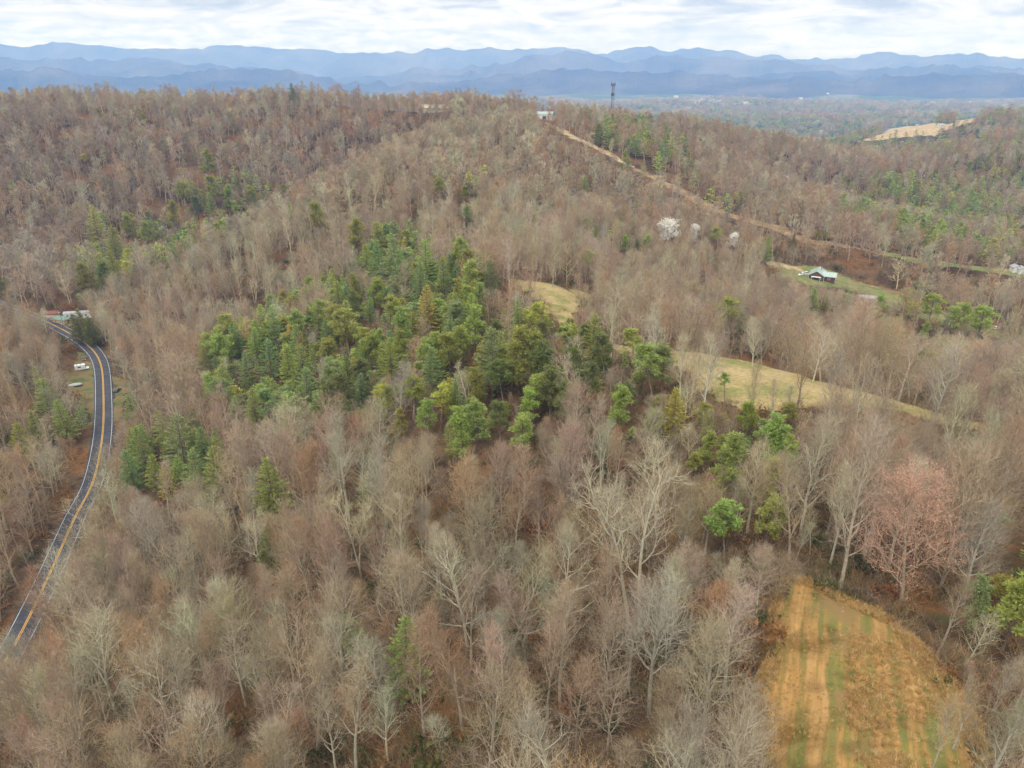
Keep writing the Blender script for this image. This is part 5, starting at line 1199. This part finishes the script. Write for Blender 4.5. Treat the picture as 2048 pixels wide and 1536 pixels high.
part('lamp_arm', M['steel'], up, lambda b: cyl(b, (0, 0, 8.9), (0, -1.5, 9.4), .05)); part('lamp', M['lamp'], up, lambda b: boxm(b, 0, -1.7, 9.4, .4, .7, .25, .05)); part('transformer', M['steel'], up, lambda b: cyl(b, (.3, 0, 7.9), (.3, 0, 8.8), .24))
# sheds and farmhouses further off
sh = root('shed', hit(1733, 602), R(-20), 'low shed with pale grey roof below the yard of the dark red house', 'shed'); gable(sh, 5.5, 8, 2.2, 3.2, M['beige'], M['grey_roof'], .4, False)
sh.rotation_euler[2] = R(70); part('door', M['door'], sh, lambda b: boxm(b, 0, -4.03, 1.0, 1.8, .08, 2.0))
ws = root('white_shed', hit(2030, 544), R(-12), 'white shed standing at the end of the long green grass strip', 'shed', 'white sheds on the grass strip'); gable(ws, 5.0, 6, 3.2, 4.6, M['white_siding'], M['grey_roof'], .3, False); window(ws, 0, -3, 1.7, 1., 1., 'y-')
ws = root('white_shed', hit(2043, 547), R(-12), 'second white shed cut off by the edge of the photo', 'shed', 'white sheds on the grass strip'); gable(ws, 5.4, 6, 3.0, 4.4, M['white_siding'], M['grey_roof'], .3, False); window(ws, 0, -3, 1.7, 1., 1., 'y-')
for u, v, rz, w, d, lb in ((1836, 252, 60, 10, 18, 'white farmhouse with grey roof on the bare hilltop pasture'), (1881, 254, 75, 9, 13, 'smaller grey roofed house at the wooded end of the hilltop pasture')):
    fh_ = root('farmhouse', hit(u, v), R(rz), lb, 'house', 'houses on the hilltop pasture'); gable(fh_, w, d, 4.2, 7.0, M['white_siding'], M['grey_roof'], .6, False)
    for y in (-4, 0, 4): window(fh_, -w / 2, y, 2.2, 1.4, 1.7, 'x-')
    for x in (-2.5, 2.5): window(fh_, x, -d / 2, 2.2, 1.4, 1.7, 'y-')
    part('door', M['door'], fh_, lambda b: boxm(b, 0, -d / 2 - .03, 1.1, 1.1, .08, 2.2))
bp = root('brush_pile', hit(1752, 513), 0, 'dark heap of cut logs and brush on the dirt track', 'log pile')
rb_ = random.Random(4)
for i in range(26):
    a = rb_.uniform(-.5, .5) + (math.pi / 2 if i % 7 == 0 else 0); x = rb_.gauss(0, 4.5); y = rb_.gauss(0, 1.2); z = .25 + max(0, 1.6 - abs(x) * .3 - abs(y) * .5) * rb_.random(); l_ = rb_.uniform(1.5, 3)
    part('log', M['log'], bp, lambda b: cyl(b, (x - l_ * math.cos(a), y - l_ * math.sin(a), z), (x + l_ * math.cos(a), y + l_ * math.sin(a), z + rb_.uniform(-.1, .5)), rb_.uniform(.15, .3), n=7))
# ridge buildings seen through the trees
p = hit(868, 214, 5); rh = root('ridge_house', p, R(85), 'long beige building glimpsed through the bare trees on the ridge', 'house'); gable(rh, 11, 34, 4.5, 7.5, M['beige'], M['beige'], .6, False)
for y in (-12, -6, 0, 6, 12): window(rh, -5.5, y, 2.4, 1.6, 1.6, 'x-')
p = hit(1091, 232, 3); gb = root('metal_barn', p, R(75), 'pale barn with rounded greenish roof at the top of the dry grass bank', 'barn')
part('wall', M['white_siding'], gb, lambda b: boxm(b, 0, 0, 1.6, 11.6, 17, 5.2)); part('roof', M['green_metal'], gb, lambda b: prism(b, [(6 * math.cos(R(a_)), 4.2 + 3.2 * math.sin(R(a_))) for a_ in range(0, 181, 15)], -9, 9))
part('door', M['door'], gb, lambda b: boxm(b, -5.83, 0, 1.6, .08, 4, 3.4))
# lattice radio mast on the far hill
p = PD(1223, 236, 905); p[2] = float(height(p[0], p[1])); a0 = math.hypot(p[0], p[1]); hm_ = CAMZ + ray(1224, 163)[2] / math.hypot(*ray(1224, 163)[:2]) * a0 - p[2]
ms = root('radio_mast', p, R(10), 'tall grey lattice radio mast with antennas standing behind the wooded hill crest', 'radio mast')
LEG = [(math.cos(R(90 + 120 * k)), math.sin(R(90 + 120 * k))) for k in range(3)]
rz_ = lambda z: 2.5 - .9 * z / hm_
for x, y in LEG: part('leg', M['steel'], ms, lambda b: cyl(b, (x * 2.5, y * 2.5, -1), (x * 1.6, y * 1.6, hm_ - 3), .19, .14, n=6))
def braces(b):
    z = 0.
    while z < hm_ - 5:
        z2 = z + 2.6
        for k in range(3):
            (x0, y0), (x1, y1) = LEG[k], LEG[(k + 1) % 3]
            cyl(b, (x0 * rz_(z), y0 * rz_(z), z), (x1 * rz_(z2), y1 * rz_(z2), z2), .065, n=4); cyl(b, (x1 * rz_(z), y1 * rz_(z), z), (x0 * rz_(z2), y0 * rz_(z2), z2), .065, n=4); cyl(b, (x0 * rz_(z2), y0 * rz_(z2), z2), (x1 * rz_(z2), y1 * rz_(z2), z2), .065, n=4)
        z = z2
part('lattice', M['steel'], ms, braces)
for z, r_ in ((hm_ - 3.5, 2.3), (hm_ - 14, 1.7)):
    pf = part('antenna_platform', M['steel'], ms, lambda b: cyl(b, (0, 0, z - .1), (0, 0, z + .1), r_, n=3))
    for k in range(6): part('antenna_panel', M['trim'] if False else M['steel'], pf, lambda b: boxm(b, r_ * math.cos(k * 1.047), r_ * math.sin(k * 1.047), z + .2, .6, .6, 3.0))
part('whip_antenna', M['steel'], ms, lambda b: (cyl(b, (-1.9, 0, hm_ - 3.5), (-2.6, 0, hm_ + .6), .2, n=5), cyl(b, (1.9, 0, hm_ - 3.5), (2.2, 0, hm_), .2, n=5)))
# pale buildings scattered over the far valley
rv = random.Random(9); proto = None
FARB = [(1385, 206, 1.5), (1395, 208, 1.3), (1405, 205, 1.6), (1418, 207, 1.4), (1428, 205, 1.2), (1437, 208, 1.3), (1457, 190, 1.4), (1443, 213, 1.2), (1490, 210, 1.3), (1290, 184, 1.1), (1300, 182, 1.), (1262, 181, 1.2), (1546, 188, 1.5), (1716, 184, 1.2), (1700, 182, 1.4), (1730, 180, 1.3), (1745, 176, 1.), (1722, 176, 1.), (1788, 155, 1.6), (1804, 154, 1.7), (1600, 200, 1.), (1655, 190, .9), (1880, 176, 1.), (1940, 208, 1.), (1352, 196, 1.), (1120, 176, 1.1), (1125, 182, 1.), (1610, 186, .9), (1322, 168, 1.3), (1640, 268, .9)]
VH_ = []
FL = [('radio mast', 1224, 190), ('hilltop pasture', 1850, 250), ('pale triangular field', 1340, 167), ('white house cluster', 1410, 206), ('notch in the mountains', 1600, 118)]
for u, v, s_ in FARB:
    p = hit(u, v)
    if p is None: continue
    k_ = math.hypot(p[0], p[1]) / 4000
    o = root('valley_house', p + np.array([0, 0, 8]), R(rv.uniform(0, 180)), 'x', 'building', 'pale buildings in the far valley', sc=s_ * max(1., k_))
    VH_.append((o, u, v))
    if proto is None:
        proto = []; part('wall', M['white_siding'], o, lambda b: prism(b, [(-6, -9), (6, -9), (6, 5), (0, 7.6), (-6, 5)], -10, 10))
        part('roof', M['tarp'], o, lambda b: (prism(b, [(0, 7.8), (7, 4.8), (7, 5.2), (0, 8.2)], -11, 11), prism(b, [(0, 8.2), (-7, 5.2), (-7, 4.8), (0, 7.8)], -11, 11)))
        proto = [c for c in bpy.data.objects if c.parent == o]
    else:
        for c in proto: q = c.copy(); COL.objects.link(q); q.parent = o

fam = {}
for o, u, v in VH_:
    l = min(FL, key=lambda l: math.hypot(u - l[1], v - l[2]) if abs(u - l[1]) + abs(v - l[2]) > 9 else 1e9); fam.setdefault((l[0], compass(dict(u=u, v=v), l)), []).append((math.hypot(u - l[1], v - l[2]), o))
ORD = ['nearest', 'second nearest', 'third nearest', 'fourth nearest', 'fifth nearest', 'sixth nearest', 'seventh nearest', 'eighth nearest', 'ninth nearest', 'tenth nearest']
for (l, c), os_ in fam.items():
    for j, (d, o) in enumerate(sorted(os_, key=lambda q: q[0])): o['label'] = f"pale valley building {c} the {l}" + (f", {ORD[min(j, 9)]}" if len(os_) > 1 else '')
